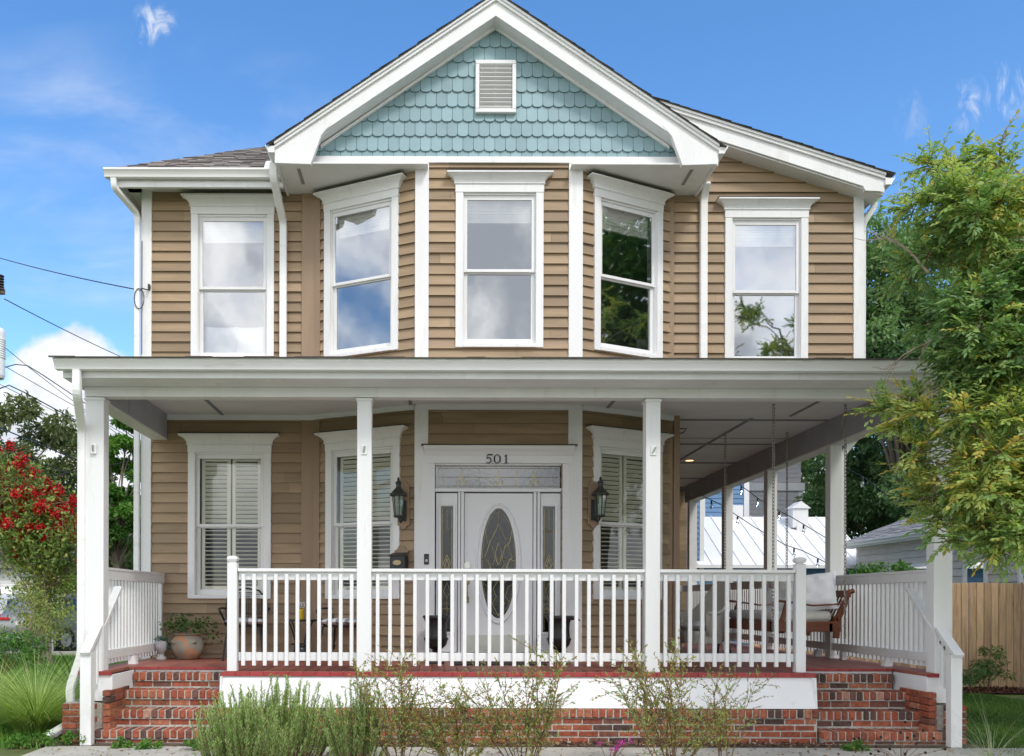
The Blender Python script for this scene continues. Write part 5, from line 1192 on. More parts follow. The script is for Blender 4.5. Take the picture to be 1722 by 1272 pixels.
# right side, behind the house
crown_tree('oak_tree', 'tall dark green tree behind the right corner of the house', 'tree', (gx(1520, 29), 19.4, 0), 5, at(1530, 560, 29), (3.0, 2.6, 3.9), 100, 56000, .17, LG['oak'], seed=21, clump=.34, trunk_r=.2)
crown_tree('oak_tree', 'dark green tree behind the grey neighbouring roof', 'tree', (gx(1500, 32), 22.8, 0), 3, at(1500, 880, 32), (3.6, 2.4, 3.6), 100, 52000, .18, LG['oak'], seed=22, clump=.34, trunk_r=.15, low=-.9)
crown_tree('oak_tree', 'dark tree seen between the porch posts above the white metal roof', 'tree', (gx(1330, 42), 32, 0), 4, at(1345, 830, 42), (3.2, 2.4, 4.0), 60, 24000, .2, LG['dark'], seed=23, clump=.30, trunk_r=.12, low=-.9)
crown_tree('oak_tree', 'green tree rising behind the right gutter, near the tall dark tree', 'tree', (gx(1660, 27), 17, 0), 5, at(1680, 700, 27), (3.0, 2.2, 4.4), 110, 46000, .17, LG['oak'], seed=24, clump=.34, trunk_r=.14, low=-.9)
crown_tree('street_tree', 'large dark tree mirrored in the right bay windows', 'tree', (14.5, -4.5, 0), 4, (14.5, -4.5, 7.6), (4.6, 4.4, 4.2), 120, 52000, .24, LG['mid'], seed=25, clump=.36, trunk_r=.3)
# the elm whose boughs hang in front of the right end of the porch
def elm():
    random.seed(31); R.seed(31)
    base = (7.6, -2.6, 0); t = thing('elm_tree', 'leafy yellow green tree whose branches hang over the right end of the porch', 'tree', base); m = MB(); tw = []
    trunk = [Vector(base), Vector((7.5, -2.6, 1.4)), Vector((7.3, -2.55, 2.8)), Vector((7.2, -2.5, 4.2)), Vector((7.0, -2.4, 5.6))]; branch_tubes(m, trunk, .17, .07, 10)
    limbs = []; xtra = [((random.uniform(1590, 1690), random.uniform(560, 900)), random.uniform(7.0, 8.2)) for _ in range(30)] + [((random.uniform(1600, 1740), random.uniform(300, 640)), random.uniform(6.8, 8.6)) for _ in range(30)]
    targets = [((1560, 275), 7.7), ((1605, 265), 7.9), ((1660, 262), 7.5), ((1520, 352), 7.6), ((1560, 330), 7.2), ((1530, 445), 7.7), ((1560, 430), 7.3), ((1520, 475), 8.), ((1555, 540), 7.8), ((1590, 520), 7.1), ((1625, 600), 7.5), ((1480, 690), 7.8), ((1530, 672), 7.6),
               ((1510, 720), 7.6), ((1560, 690), 7.2), ((1535, 780), 7.9), ((1545, 760), 7.4), ((1550, 840), 7.7), ((1575, 880), 7.5), ((1600, 910), 7.3), ((1560, 850), 7.9), ((1620, 800), 7.2), ((1640, 870), 7.6), ((1690, 930), 7.2), ((1710, 900), 6.9), ((1650, 600), 7), ((1620, 400), 7.2), ((1680, 340), 6.9), ((1620, 690), 6.9), ((1680, 760), 6.8), ((1690, 500), 7.4), ((1640, 330), 7.9)]
    for k in range(74): pyy = random.uniform(300, 880); targets.append(((random.uniform(1615 if not 360 < pyy < 480 else 1580, 1800), pyy), random.uniform(6.7, 8.4)))
    for k in range(26): targets.append(((random.uniform(1750, 2400), random.uniform(-150, 760)), random.uniform(5.8, 9.0)))
    targets += xtra + [((random.uniform(1640, 1740), random.uniform(800, 930)), random.uniform(6.8, 7.6)) for _ in range(12)]
    ends = [P(pp[0], pp[1], D) for pp, D in targets]
    for k in range(60): ends.append(Vector((random.uniform(5.3, 7.4), random.uniform(-3.7, -1.0), random.uniform(2.7, 6.3))))
    for k in range(46): ends.append(Vector((random.uniform(6.0, 9.9), random.uniform(-4.8, -.2), random.uniform(2.9, 7.6))))
    hubs = [P(1600, 330, 7.5), P(1690, 300, 7.2), P(1600, 440, 7.7), P(1680, 520, 7.1), P(1590, 560, 7.7), P(1660, 640, 7.3), P(1570, 700, 7.6), P(1660, 760, 7.1), P(1590, 820, 7.6), P(1690, 860, 7.1), P(1760, 420, 8.0), P(1800, 600, 6.6),
            Vector((8.8, -2.0, 5.6)), Vector((8.9, -3.6, 4.6)), Vector((7.9, -4.2, 5.9)), Vector((7.4, -1.0, 6.2)), Vector((6.6, -3.2, 6.9)), Vector((8.6, -1.2, 4.2))]
    nodes_ = []
    for h in hubs:
        zz = min(5.3, max(2.1, h.z*.62+.9+random.uniform(-.3, .3))); f = (zz-1.4)/4.2*3+1; i = min(int(f), 3); st_ = trunk[i].lerp(trunk[i+1], min(1, f-i)); d = h-st_; pts = [st_]
        for q in range(1, 11): f = q/10; pts.append(st_+d*f+Vector((random.gauss(0, .05), random.gauss(0, .05), math.sin(f*PI)*.16*d.length+random.gauss(0, .03)))*(1 if q < 10 else 0) if q < 10 else h)
        branch_tubes(m, pts, .05, .014, 7); nodes_ += [(p, k) for k, p in enumerate(pts) if k >= 3]
    for e in ends:
        best = min(nodes_, key=lambda nk: (nk[0]-e).length + .02*nk[1] + (.5 if nk[0].x < e.x else 0)); st_ = best[0]; d = e-st_; pts = [st_]; N_ = 9
        for j in range(1, N_+1):
            f = j/N_; pts.append(st_ + d*f + Vector((0, 0, math.sin(f*PI)*.10*d.length)) + Vector([random.gauss(0, .02) for _ in range(3)])*(1 if j < N_ else 0))
        branch_tubes(m, pts, .011, .003, 5); limbs.append(pts)
        for q in range(27):
            f = 1-random.random()**1.6*.42; jj = min(int(f*N_), N_-1); p0 = pts[jj].lerp(pts[jj+1], f*N_-jj)
            tw.append(wander(p0, Vector((random.gauss(-.12, .8), random.gauss(0, .7), random.gauss(.12, .62))), random.uniform(.14, .34), 6, .12, droop=.07))
        tw.append(wander(pts[-1], (pts[-1]-pts[-3]), .2, 5, .06, droop=.05))
    tt = MB()
    for w_ in tw: branch_tubes(tt, w_, .0032, .0012, 4)
    # bare grey twigs
    for pp in (((1600, 560), (1490, 620)), ((1560, 460), (1475, 395)), ((1700, 640), (1560, 740)), ((1640, 620), (1530, 690)), ((1640, 760), (1560, 850))):
        a_, b_ = P(*pp[0], 7.3), P(*pp[1], 7.6); pts = [a_.lerp(b_, f)+Vector((0, 0, .06*math.sin(f*3)))+Vector([random.gauss(0, .012) for _ in range(3)]) for f in np.linspace(0, 1, 8)]; branch_tubes(m, pts, .013, .003, 5)
        for j in range(2, 8): 
            for q in range(2): branch_tubes(m, wander(pts[j], (b_-a_).normalized()+Vector((random.gauss(0, .5), random.gauss(0, .5), random.gauss(-.3, .4))), random.uniform(.1, .3), 4, .15), .004, .0012, 4)
    obj('trunk', m, M['palebark'], t); obj('twigs', tt, M['twig'], t)
    C, Dd, Nn, T, L_ = [], [], [], [], []
    for w_ in tw:
        tone = np.clip(.54+.26*math.sin(w_[0].z*2.6+w_[0].x*1.7)+random.gauss(0, .16), 0, 1); n = random.randint(12, 18)
        if random.random() < .05: tone = .92
        for k in range(n):
            f = .12+.88*k/(n-1); q_ = len(w_)-1; i = min(int(f*q_), q_-1); p = w_[i].lerp(w_[i+1], f*q_-i); ax = (w_[i+1]-w_[i]).normalized(); sd_ = ax.cross(Vector((0, 0, 1))); sd_ = sd_.normalized() if sd_.length > .1 else Vector((1,0,0))
            d = ax*.7 + sd_*(1 if k % 2 else -1)*.75 + Vector((random.gauss(0, .2), random.gauss(0, .2), random.gauss(-.03, .25))) if k < n-1 else ax
            C.append(p); Dd.append(d); Nn.append(Vector((random.gauss(.1, .5), random.gauss(0, .5)-.45, 1))); T.append(tone+random.gauss(0, .08)); L_.append(random.uniform(.038, .068))
    L_ = np.array(L_); fol('leaves', [leaves(np.array(C), np.array([tuple(v) for v in Dd]), np.array([tuple(v) for v in Nn]), L_, L_*.46, np.array(T), .12, .12)], LG['elm'], t)
    print('elm leaves', len(C))
elm()
# red crape myrtle
def myrtle():
    random.seed(41); R.seed(41); base = P(72, 1113, 21.0); base.z = 0; t = thing('crape_myrtle', 'crape myrtle covered in red blossoms beside the grey car', 'tree', base)
    m = MB(); tw = []; tips = []
    for k in range(13):
        tx_ = random.uniform(-1.9, 1.2); tz_ = 4.9-abs(tx_+.9)*.9 - random.uniform(0, 1.3)
        e = base+Vector((tx_, random.uniform(-.7, .7), tz_)); st_ = base+Vector((random.uniform(-.25, .25), random.uniform(-.1, .1), 0)); pts = [st_.lerp(e, f)+Vector((random.gauss(0, .04), 0, .0)) + Vector(((e-st_).x*-.35*math.sin(f*PI), 0, 0)) for f in np.linspace(0, 1, 9)]
        branch_tubes(m, pts, .026, .006, 6)
        for j in range(2, 9):
            for q in range(3 if j < 5 else 6): w_ = wander(pts[j], Vector((random.gauss(0, .7), random.gauss(0, .6), random.uniform(.1, 1))), random.uniform(.4, .9), 5, .15); branch_tubes(m, w_, .008, .003, 4); tw.append(w_); tips.append(w_[-1])
    obj('trunk', m, M['palebark'], t)
    C, T, L_ = [], [], []
    for w_ in tw:
        for k in range(36 if w_[0].z > 2.5 else 24): p = w_[random.randint(1, 5)]+Vector([random.gauss(0, .11) for _ in range(3)]); C.append(tuple(p)); T.append(np.clip(random.gauss(.5, .2)-(.0 if p.z > 2.3 else -.15), 0, 1)); L_.append(random.uniform(.07, .13)*(.8 if p.z < 2.2 else 1))
    n = len(C); L_ = np.array(L_); fol('leaves', [leaves(np.array(C), rdir(n), rdir(n, 1.), L_, L_*.55, np.array(T), .15)], leaf_mat('myrtle_leaf', [(0,(.10,.18,.05)),(.4,(.20,.32,.08)),(.75,(.36,.42,.12)),(1,(.50,.38,.13))]), t)
    rd = leaf_mat('red_petal', [(0,(.26,.004,.008)),(.6,(.60,.012,.018)),(1,(.80,.04,.05))], .25)
    fl = [p for p in tips if p.z > 2.85 and random.random() < .5]+[base+Vector((x_, random.uniform(-.5, -.1), z_)) for x_, z_ in ((-.95, 5.2), (-.6, 5.05), (-1.0, 4.55), (-.9, 4.3), (.2, 4.15), (-.1, 3.9), (.55, 3.3), (-.3, 3.6), (.8, 3.0), (1.1, 2.8), (.95, 2.4), (1.2, 1.9), (-.75, 3.3), (-1, 2.9), (-.95, 3.8), (.1, 3.2), (.35, 2.7), (0.5, 4.0), (.75, 3.6), (-.5,2.6), (.9,3.3))]
    for p in fl:
        n = random.randint(70, 190); s_ = random.uniform(.10, .22); C = R.normal(size=(n, 3)); C /= np.linalg.norm(C, axis=1, keepdims=True); C = C*(R.uniform(.3, 1, n)[:, None])*np.array([s_, s_, s_*1.25])*(.8+.3*np.sin(C[:, :1]*9)); C += np.array(p)
        fol('blossom', [leaves(C, rdir(n), rdir(n), R.uniform(.035, .06, n), .045, R.uniform(0, 1, n), .3)], rd, t)
myrtle()
crown_tree('feathery_shrub', 'pale feathery shrub under the red blossoms hiding the car', 'shrub', (gx(45, 19), 9.2, 0), .6, (gx(45, 19), 9.2, 1.15), (1.1, .6, .85), 36, 2300, .06, leaf_mat('pale_leaf', [(0,(.16,.24,.07)),(.6,(.36,.42,.14)),(1,(.52,.44,.16))], .4), seed=101, clump=.42, trunk_r=.03, bark='palebark')
crown_tree('feathery_shrub', 'low green shrub at the left edge beyond the grass', 'shrub', (gx(5, 15), 5.2, 0), .3, (gx(5, 15), 5.2, .55), (.7, .5, .5), 26, 2600, .06, LG['bright'], seed=102, clump=.5, trunk_r=.02, bark='twig')
# ---- ornamental grass, strap plant
def tuft(name, label, c, n, h, spread, stops, w_=.006, seed=0, bend=.9, cat='ornamental grass', r0=.12, up=1.0):
    R.seed(seed); a_ = R.uniform(0, 2*PI, n); rr = R.uniform(0, 1, n)**.6; C = np.stack([c[0]+np.cos(a_)*rr*r0, c[1]+np.sin(a_)*rr*r0, np.full(n, c[2])], 1)
    d = np.stack([np.cos(a_)*rr*spread, np.sin(a_)*rr*spread, np.full(n, up)], 1); d /= np.linalg.norm(d, axis=1, keepdims=True)
    o = fol(name, [blades(C, d, R.uniform(.6, 1.15, n)*h, R.uniform(.7, 1.3, n)*w_, R.uniform(0, 1, n), bend, 6)], leaf_mat(name+'_blade', stops, .35), None); tag(o, label, cat); return o
GR = [(0,(.14,.22,.05)),(.5,(.34,.48,.12)),(1,(.62,.70,.28))]
tuft('ornamental_grass', 'big arching clump of fine green grass left of the brick steps', (gx(62, 10.3), .5, 0), 2600, 1.05, .75, GR, .007, 1, 1.0, r0=.22)
tuft('ornamental_grass', 'smaller grass clump at the left edge behind the big one', (gx(-20, 11.5), 1.9, 0), 1200, .8, .75, GR, .008, 2, .9, r0=.25)
tuft('strap_leaf_plant', 'broad arching strap leaves beside the post at left', (gx(128, 13.5), 3.7, 0.), 26, 1.5, .75, [(0,(.04,.10,.03)),(1,(.13,.25,.06))], .05, 3, .8, cat='plant', r0=.1)
tuft('wispy_grass', 'thin pale grass stems crossing the right brick steps', (5.35, -1.15, 0), 75, 1.15, 1.6, [(0,(.16,.22,.12)),(.6,(.32,.38,.22)),(1,(.5,.48,.33))], .0035, 4, .9, r0=.1)
tuft('wispy_grass', 'sparse dry grass tuft at the right foot post', (5.05, -1.6, 0), 60, .8, 1.2, [(0,(.16,.22,.12)),(1,(.42,.40,.26))], .0035, 5, .8, r0=.15)
# ---- rosemary
def rosemary(name, label, cx, cy, wx, wy, n, h, seed, grp=None):
    random.seed(seed); R.seed(seed); t = thing(name, label, 'shrub', (cx, cy, 0), 0, grp); m = MB(); C, D_, T = [], [], []
    for k in range(n):
        a_, b_ = random.gauss(0, .42), random.gauss(0, .42); b0 = Vector((cx+a_*wx*.5, cy+b_*wy*.5, .02)); tip = Vector((cx+a_*wx, cy+b_*wy, 0)); hh = h*random.uniform(.48, 1.25)*max(.35, 1-.32*(a_*a_+b_*b_)*1.2)
        pts = [b0]; d = Vector((a_*.75, b_*.5, 1)).normalized()
        for j in range(7): d = (d+Vector((random.gauss(0, .07), random.gauss(0, .07), .12))).normalized(); pts.append(pts[-1]+d*hh/7)
        branch_tubes(m, pts, .005, .0018, 4); tone = random.uniform(.2, .8)
        nn = int(hh*190)
        for j in range(nn):
            f = .12+.88*j/nn; i = min(int(f*7), 6); p = pts[i].lerp(pts[i+1], f*7-i); ax = pts[i+1]-pts[i]; ax.normalize(); q = random.uniform(0, 6.28); C.append(tuple(p)); D_.append((ax.x+math.cos(q)*.75, ax.y+math.sin(q)*.75, ax.z*.9)); T.append(tone*.6+.4*f+random.gauss(0, .1))
    obj('stems', m, M['twig'], t); n_ = len(C); L_ = R.uniform(.024, .040, n_)*np.where(np.arange(n_) % 9 == 0, .8, 1)
    fol('needles', [leaves(np.array(C), np.array(D_), rdir(n_, .5), L_, .0065, np.array(T), .1)], LGR, t)
LGR = leaf_mat('rosemary_needle', [(0,(.12,.20,.06)),(.5,(.26,.40,.12)),(1,(.50,.62,.26))], .35)
rosemary('rosemary_bush', 'bushy grey green rosemary in front of the left end of the porch', gx(465, 8.6), -1.2, 1.05, .5, 290, .66, 51)
rosemary('rosemary_bush', 'lower front clump of rosemary at the bottom edge near the left steps', gx(400, 8.1), -1.62, .80, .28, 170, .55, 52)
rosemary('rosemary_bush', 'rosemary clump merging into the brown shrub to its right', gx(600, 8.4), -1.38, .45, .35, 120, .62, 53)
# ---- wispy barberry-like shrubs
LGA = leaf_mat('abelia_leaf', [(0,(.20,.09,.045)),(.25,(.38,.23,.085)),(.5,(.42,.36,.12)),(.75,(.28,.38,.12)),(1,(.21,.43,.17))], .4)
def wisp(label, cx, cy, n, h, wx, seed, dens=1.):
    random.seed(seed); R.seed(seed); t = thing('wispy_shrub', label, 'shrub', (cx, cy, 0), 0, 'open twiggy shrubs along the front path'); m = MB(); C, D_, T, L_ = [], [], [], []
    for k in range(n):
        a_ = random.gauss(0, .5); hh = h*random.uniform(.5, 1.1)*(1-.12*abs(a_)); d = Vector((a_*wx, random.gauss(0, .2), 1)).normalized(); pts = wander((cx+a_*.12, cy+random.gauss(0, .06), 0), d, hh, 9, .07, up=-.02*abs(a_)); branch_tubes(m, pts, .006, .0016, 4)
        subs = [pts]
        for j in range(2, 10):
            for q in range(2 if j < 4 else 3):
                w_ = wander(pts[j], (pts[j]-pts[j-1]).normalized()+Vector((random.gauss(0, .75), random.gauss(0, .45), random.gauss(.0, .35))), random.uniform(.12, .34), 5, .14); branch_tubes(m, w_, .0022, .001, 3); subs.append(w_)
        for w_ in subs:
            nn = int(len(w_)*random.uniform(3, 6)*dens)
            for j in range(nn):
                i = random.randint(1, len(w_)-1); p = w_[i-1].lerp(w_[i], random.random()); ax = (w_[i]-w_[i-1]).normalized(); gr = p.z/ h; C.append(tuple(p)); D_.append((ax.x+random.gauss(0, .7), ax.y+random.gauss(0, .7), ax.z+random.gauss(0, .7))); T.append(np.clip(random.choice((.12, .3, .45, .6, .75, .95))+random.gauss(0, .08), 0, 1)); L_.append(random.choice((.012, .016, .022, .034)))
    obj('stems', m, M['twig'], t); n_ = len(C); L_ = np.array(L_); fol('leaves', [leaves(np.array(C), np.array(D_), rdir(n_, .7), L_, L_*.42, np.array(T), .12)], LGA, t)
wisp('open brown and green shrub right beside the rosemary', gx(672, 8.35), -1.42, 14, .95, .6, 61)
wisp('twiggy shrub directly below the front door', gx(885, 8.3), -1.5, 14, .98, .66, 62, 1.0)
wisp('twiggy shrub in front of the brick foundation right of the door', gx(1130, 8.3), -1.5, 15, .96, .72, 63)
wisp('low reddish twiggy shrub at the bottom edge below the door', gx(775, 8.2), -1.6, 10, .60, .6, 64)
wisp('narrow upright twiggy shrub at the right of the front row', gx(1215, 8.5), -1.3, 5, .85, .35, 65, .8)
# pink flowers
t = thing('pink_flowers', 'small magenta flowers at the bottom edge between two shrubs', 'flower', (gx(1025, 8.3), -1.5, 0)); m = MB(); C = []
for k in range(9):
    tp = P(1005+random.uniform(-2, 55), 1249+random.uniform(-4, 12), 8.3); branch_tubes(m, [Vector((gx(1025, 8.3), -1.5, 0)), tp.lerp(Vector((gx(1025, 8.3), -1.5, 0)), .4), tp], .003, .002, 4)
    for q in range(14): C.append(tuple(tp+Vector([random.gauss(0, .014) for _ in range(3)])))
obj('stems', m, M['twig'], t); C = np.array(C); fol('petals', [leaves(C, rdir(len(C)), rdir(len(C)), .016, .014, R.uniform(0, 1, len(C)))], leaf_mat('magenta_petal', [(0,(.35,.02,.25)),(1,(.75,.10,.55))]), t)
# seed heads
t = thing('dried_flowers', 'dried dark seed heads on thin stems before the right steps', 'plant', (gx(1520, 8.4), -1.4, 0)); m = MB(); h_ = MB(); random.seed(71); root = Vector((gx(1515, 8.4), -1.4, 0))
for (px, py) in ((1437, 1241), (1445, 1240), (1482, 1238), (1523, 1213), (1515, 1230), (1527, 1239), (1538, 1236), (1553, 1227), (1541, 1249), (1571, 1240), (1497, 1258), (1523, 1266), (1465, 1266), (1590, 1258), (1474, 1254), (1478, 1262), (1557, 1264)):
    e = P(px, py, 8.4+random.uniform(-.15, .15)); branch_tubes(m, [root, root.lerp(e, .5)+Vector((random.gauss(0, .02), 0, .03)), e], .003, .0015, 4); h_.lathe([(.003, -.012), (.012, -.006), (.014, .003), (.006, .013)], e, 8)
obj('stems', m, M['twig'], t); obj('seed_heads', h_, mat('dark_seedhead', (.02,.012,.01), .9), t)
# small plants
crown_tree('young_shrub', 'young spiky shrub in the mulch before the wooden fence', 'shrub', (gx(1655, 15.6), 5.7, 0), .3, (gx(1662, 15.6), 5.7, .42), (.28, .25, .42), 22, 1500, .05, LG['dark'], seed=81, clump=.45, trunk_r=.012, bark='twig')
crown_tree('young_shrub', 'low leafy shrub left of the spiky one by the fence', 'shrub', (gx(1632, 15.4), 5.6, 0), .15, (gx(1632, 15.4), 5.6, .25), (.2, .2, .2), 14, 900, .05, LG['oak'], seed=82, clump=.5, trunk_r=.01, bark='twig')
crown_tree('flowering_vine', 'light green vine climbing behind the right porch railing', 'vine', (gx(1500, 16.5), 6.8, 0), 1.6, (gx(1500, 16.5), 6.9, 2.0), (.75, .3, .25), 36, 1500, .07, LG['bright'], seed=83, clump=.5, trunk_r=.02, bark='twig')
for k, (px, D, s_) in enumerate(((125, 9.4, .14), (205, 9.25, .10), (250, 9.2, .10), (62, 9.35, .16), (20, 9.3, .15), (1440, 9.2, .1), (335, 9.15, .12))):
    crown_tree('ground_weed', ('low green weed by the downspout outlet', 'tiny weed at the left foot of the steps', 'small green weed on the path before the left steps', 'low weeds under the big grass clump', 'weeds at the bottom left corner', 'tiny weed at the foot of the right steps', 'small weed beside the rosemary')[k], 'weed', (gx(px, D), D+CY, 0), .02, (gx(px, D), D+CY, s_*.35), (s_*1.2, s_*.7, s_*.5), 10, 420, .035, LG['bright'], seed=90+k, clump=.7, trunk_r=.004, bark='twig')
# ------------------------------------------------------------------ NEIGHBOURS
def lap(mb, p, q, z0, z1, e, Mx=None, top=None):
    Mx, L, a_ = frame(p, q); mb.M = Mx; z = z0
    while z < z1:
        pl = [(0, z), (L, z), (L, min(z+e, z1)), (0, min(z+e, z1))]
        if top: pl = clip(pl, *top)
        if len(pl) > 2: mb.face([(u, -.02*(1-(zz-z)/e), zz) for u, zz in pl], random.random()); 
        if len(pl) > 2: mb.face([(pl[0][0], 0, z), (pl[1][0], 0, z), (pl[1][0], -.02, z), (pl[0][0], -.02, z)], .3)
        z += e
    mb.M = None
M['blue'] = mat('blue_siding', (.13,.25,.42), .6, .06, 4, .08); M['grey'] = mat('grey_siding', (.57,.53,.49), .6, .05, 4, .06); M['midgrey'] = mat('taupe_siding', (.55,.53,.54), .6, .05, 4, .06)
M['metalroof'] = mat('white_metal_roof', (.80,.81,.82), .35, .02, 2)
# blue shed with a standing-seam roof
t = thing('blue_outbuilding', 'low blue clapboard building with a white metal roof', 'house', (9.4, 15.6, 0))
m = MB(); lap(m, (7.2, 14.3), (11.5, 14.3), 0, 2.47, .14); lap(m, (7.2, 18.5), (7.2, 14.3), 0, 2.47, .14); lap(m, (11.5, 14.3), (11.5, 18.5), 0, 2.47, .14); m.face([(7, 18.5, 0), (11.5, 18.5, 0), (11.5, 18.5, 3.8), (7, 18.5, 3.8)]); obj('wall', m, M['blue'], t)
m = MB(); m.face([(6.9, 14.0, 2.50), (11.62, 14.0, 2.50), (11.62, 16.7, 4.03), (6.9, 16.7, 4.03)]); m.face([(6.9, 16.7, 4.03), (11.62, 16.7, 4.03), (11.62, 19, 2.5), (6.9, 19, 2.5)]); m.box(6.9, 11.62, 13.98, 14.0, 2.42, 2.505)
for k in range(13): x = 6.95+k*.385; m.bar((x, 14.0, 2.515), (x, 16.7, 4.045), .022, .03)
obj('roof', m, M['metalroof'], t)
m = MB(); m.box(11.35, 11.52, 14.27, 14.30, 0, 2.42); m.box(6.98, 7.1, 14.27, 14.3, 0, 2.42); obj('corner_board', m, M['white'], t)
m = MB(); x = gx(1341, 25.9); m.box(x-.22, x+.22, 15.9, 16.3, 3.65, 4.2); m.prism([(x-.28, 4.2), (x+.28, 4.2), (x, 4.4)], 15.85, 16.35); m.box(x-.12, x+.12, 15.85, 15.9, 3.5, 3.7); obj('roof_vent', m, M['white'], t)
m = MB(); x = gx(1234, 26.5); m.box(x-.16, x+.2, 16.5, 16.9, 3.9, 4.35); obj('roof_vent', m, M['white'], t)
# two storey blue house, grey wing
t = thing('blue_house', 'tall blue clapboard house seen between the far porch posts', 'house', (9, 21, 0))
m = MB(); lap(m, (8.0, 20), (10.35, 20), 0, 7.4, .15); lap(m, (8, 27), (8, 20), 0, 7.4, .15); lap(m, (10.35, 20), (10.35, 27), 0, 7.4, .15); obj('wall', m, M['blue'], t)
m = MB(); m.box(8.75, 8.92, 19.95, 20.0, 0, 7.4); m.box(10.2, 10.37, 19.95, 20.0, 0, 7.4); obj('corner_board', m, M['white'], t)
m = MB(); lap(m, (gx(1120, 24), 14.2), (gx(1176, 24), 14.2), 0, 6.2, .14); lap(m, (gx(1176, 24), 14.2), (gx(1176, 24), 20), 0, 6.2, .14); obj('front_wing', m, M['blue'], t); m = MB(); m.box(gx(1176, 24), gx(1183, 24), 14.17, 14.24, 0, 6.2); obj('wing_corner_board', m, M['white'], t)
m = MB(); m.prismx([(19.6, 7.3), (27.4, 7.3), (23.5, 9.6)], 7.7, 10.6); obj('roof', m, M['roof'], t)
t = thing('grey_house', 'taupe sided house with a white band behind the white metal roof', 'house', (12, 23, 0))
m = MB(); lap(m, (10.4, 22), (12.9, 22), 0, 7, .16); lap(m, (12.9, 22), (12.9, 28), 0, 5, .16); obj('wall', m, M['midgrey'], t); m = MB(); m.box(10.4, 13.0, 21.9, 22, 5.45, 5.72); m.box(12.8, 12.95, 21.94, 22, 0, 5.4); obj('band', m, M['white'], t)
m = MB(); m.prismx([(21.6, 7.0), (28.4, 7.0), (25, 9)], 10.2, 13.2); m.prism([(12.9, 4.1), (14.3, 3.5), (14.3, 3.4), (12.9, 4.0)], 21.6, 24); obj('roof', m, M['roof'], t)
m = MB(); lap(m, (12.9, 22.2), (14.1, 22.2), 0, 3.5, .16); obj('side_wing', m, M['midgrey'], t)
# grey house on the right
t = thing('grey_bungalow', 'pale grey sided house with a shingled roof behind the wooden fence', 'house', (12, 9, 0))
m = MB(); gap = []; Mx, L, a_ = frame((11.0, 13.7), (11.0, -1.)); lap(m, (11.0, 13.7), (11.0, 4.5), 0, 2.95, .16); lap(m, (18, 13.7), (11.0, 13.7), 0, 3.0, .16); obj('wall', m, M['grey'], t)
m = MB(); course_roof(m, (10.75, 13.95, 3.08), (0, -1, 0), (1, 0, .4), 10.0, 4.7*1.08, [], tabw=.3); obj('roof', m, ramp_mat('pale_shingles', [(0,(.20,.20,.21)),(1,(.36,.36,.38))], .95, .2, 90, .5, 150), t)
m = MB(); m.box(10.75, 10.78, 3.95, 13.95, 2.93, 3.06); m.box(10.78, 11.0, 3.95, 13.95, 2.93, 2.95); m.prism([(10.75, 3.07), (15.1, 4.81), (15.1, 4.68), (10.75, 2.94)], 13.93, 13.96); obj('eave_board', m, M['white'], t)
m = MB(); gutter(m, (10.75, 13.95, 2.97), (10.75, 3.95, 2.97)); obj('gutter', m, M['gutter'], t)
m = MB(); m.box(10.99, 11.06, 13.6, 13.72, 0, 2.93); obj('corner_board', m, M['white'], t)
tealrefl = glass_mat('teal_reflection_pane', .45, (.2,.55,.55))  # teal reflection put into the tint of the glass
for px in (1551, 1643, 1740):
    D = F*11/(px-730); y = D+CY; m = MB(); hw = .32
    for a_, b_, c_, d_ in ((-hw-.07, -hw, .9, 2.4), (hw, hw+.07, .9, 2.4)): m.box(10.93, 10.985, y+a_, y+b_, c_, d_)
    m.box(10.93, 10.985, y-hw, y+hw, 2.33, 2.4); m.box(10.93, 10.985, y-hw, y+hw, .9, .97); m.box(10.94, 10.985, y-hw, y+hw, 1.62, 1.67); wdw = obj('window', m, M['white'], t)
    m = MB(); m.face([(10.96, y-hw, .97), (10.96, y+hw, .97), (10.96, y+hw, 2.33), (10.96, y-hw, 2.33)]); obj('pane', m, tealrefl, wdw)
    m = MB(); m.face([(10.972, y-hw, .97), (10.972, y+hw, .97), (10.972, y+hw, 2.33), (10.972, y-hw, 2.33)]); obj('curtain', m, M['room'], wdw)
# white buildings far left
t = thing('white_house', 'white sided house far behind the grey car at left', 'house', (gx(20, 46), 37, 0))
x0, x1 = gx(-120, 46), gx(68, 46); m = MB(); lap(m, (x0, 36), (x1, 36), 0, 3.2, .2); lap(m, (x1, 36), (x1, 43), 0, 3.2, .2); obj('wall', m, mat('white_siding', (.78,.78,.78), .6, .04, 3, .03), t)
m = MB(); m.prismx([(35.5, 3.15), (43.5, 3.15), (39.5, 5.4)], x0-.4, x1+.4); obj('roof', m, M['roof'], t)
for q in (.35, .7): x = x0+(x1-x0)*q; m = MB(); m.box(x-.5, x+.5, 35.9, 35.97, .9, 2.3); wdw = obj('window', m, M['white'], t); m = MB(); m.box(x-.42, x+.42, 35.86, 35.89, 1, 2.2); obj('pane', m, M['glass'], wdw)
t = thing('brick_house', 'dark red brick building behind the street sign', 'house', (gx(118, 44), 35, 0)); x0, x1 = gx(100, 44), gx(235, 44); m = MB(); m.box(x0, x1, 34, 40, 0, 3.4); obj('wall', m, mat('dark_brick', (.12,.05,.035), .9, .3, 8), t); m = MB(); m.prismx([(33.4, 3.3), (40.6, 3.3), (37, 5.2)], x0-.4, x1+.4); obj('roof', m, M['roof'], t); m = MB(); m.box(x0+.4, x0+1.0, 33.93, 33.99, .9, 2.2); obj('window', m, M['white'], t)
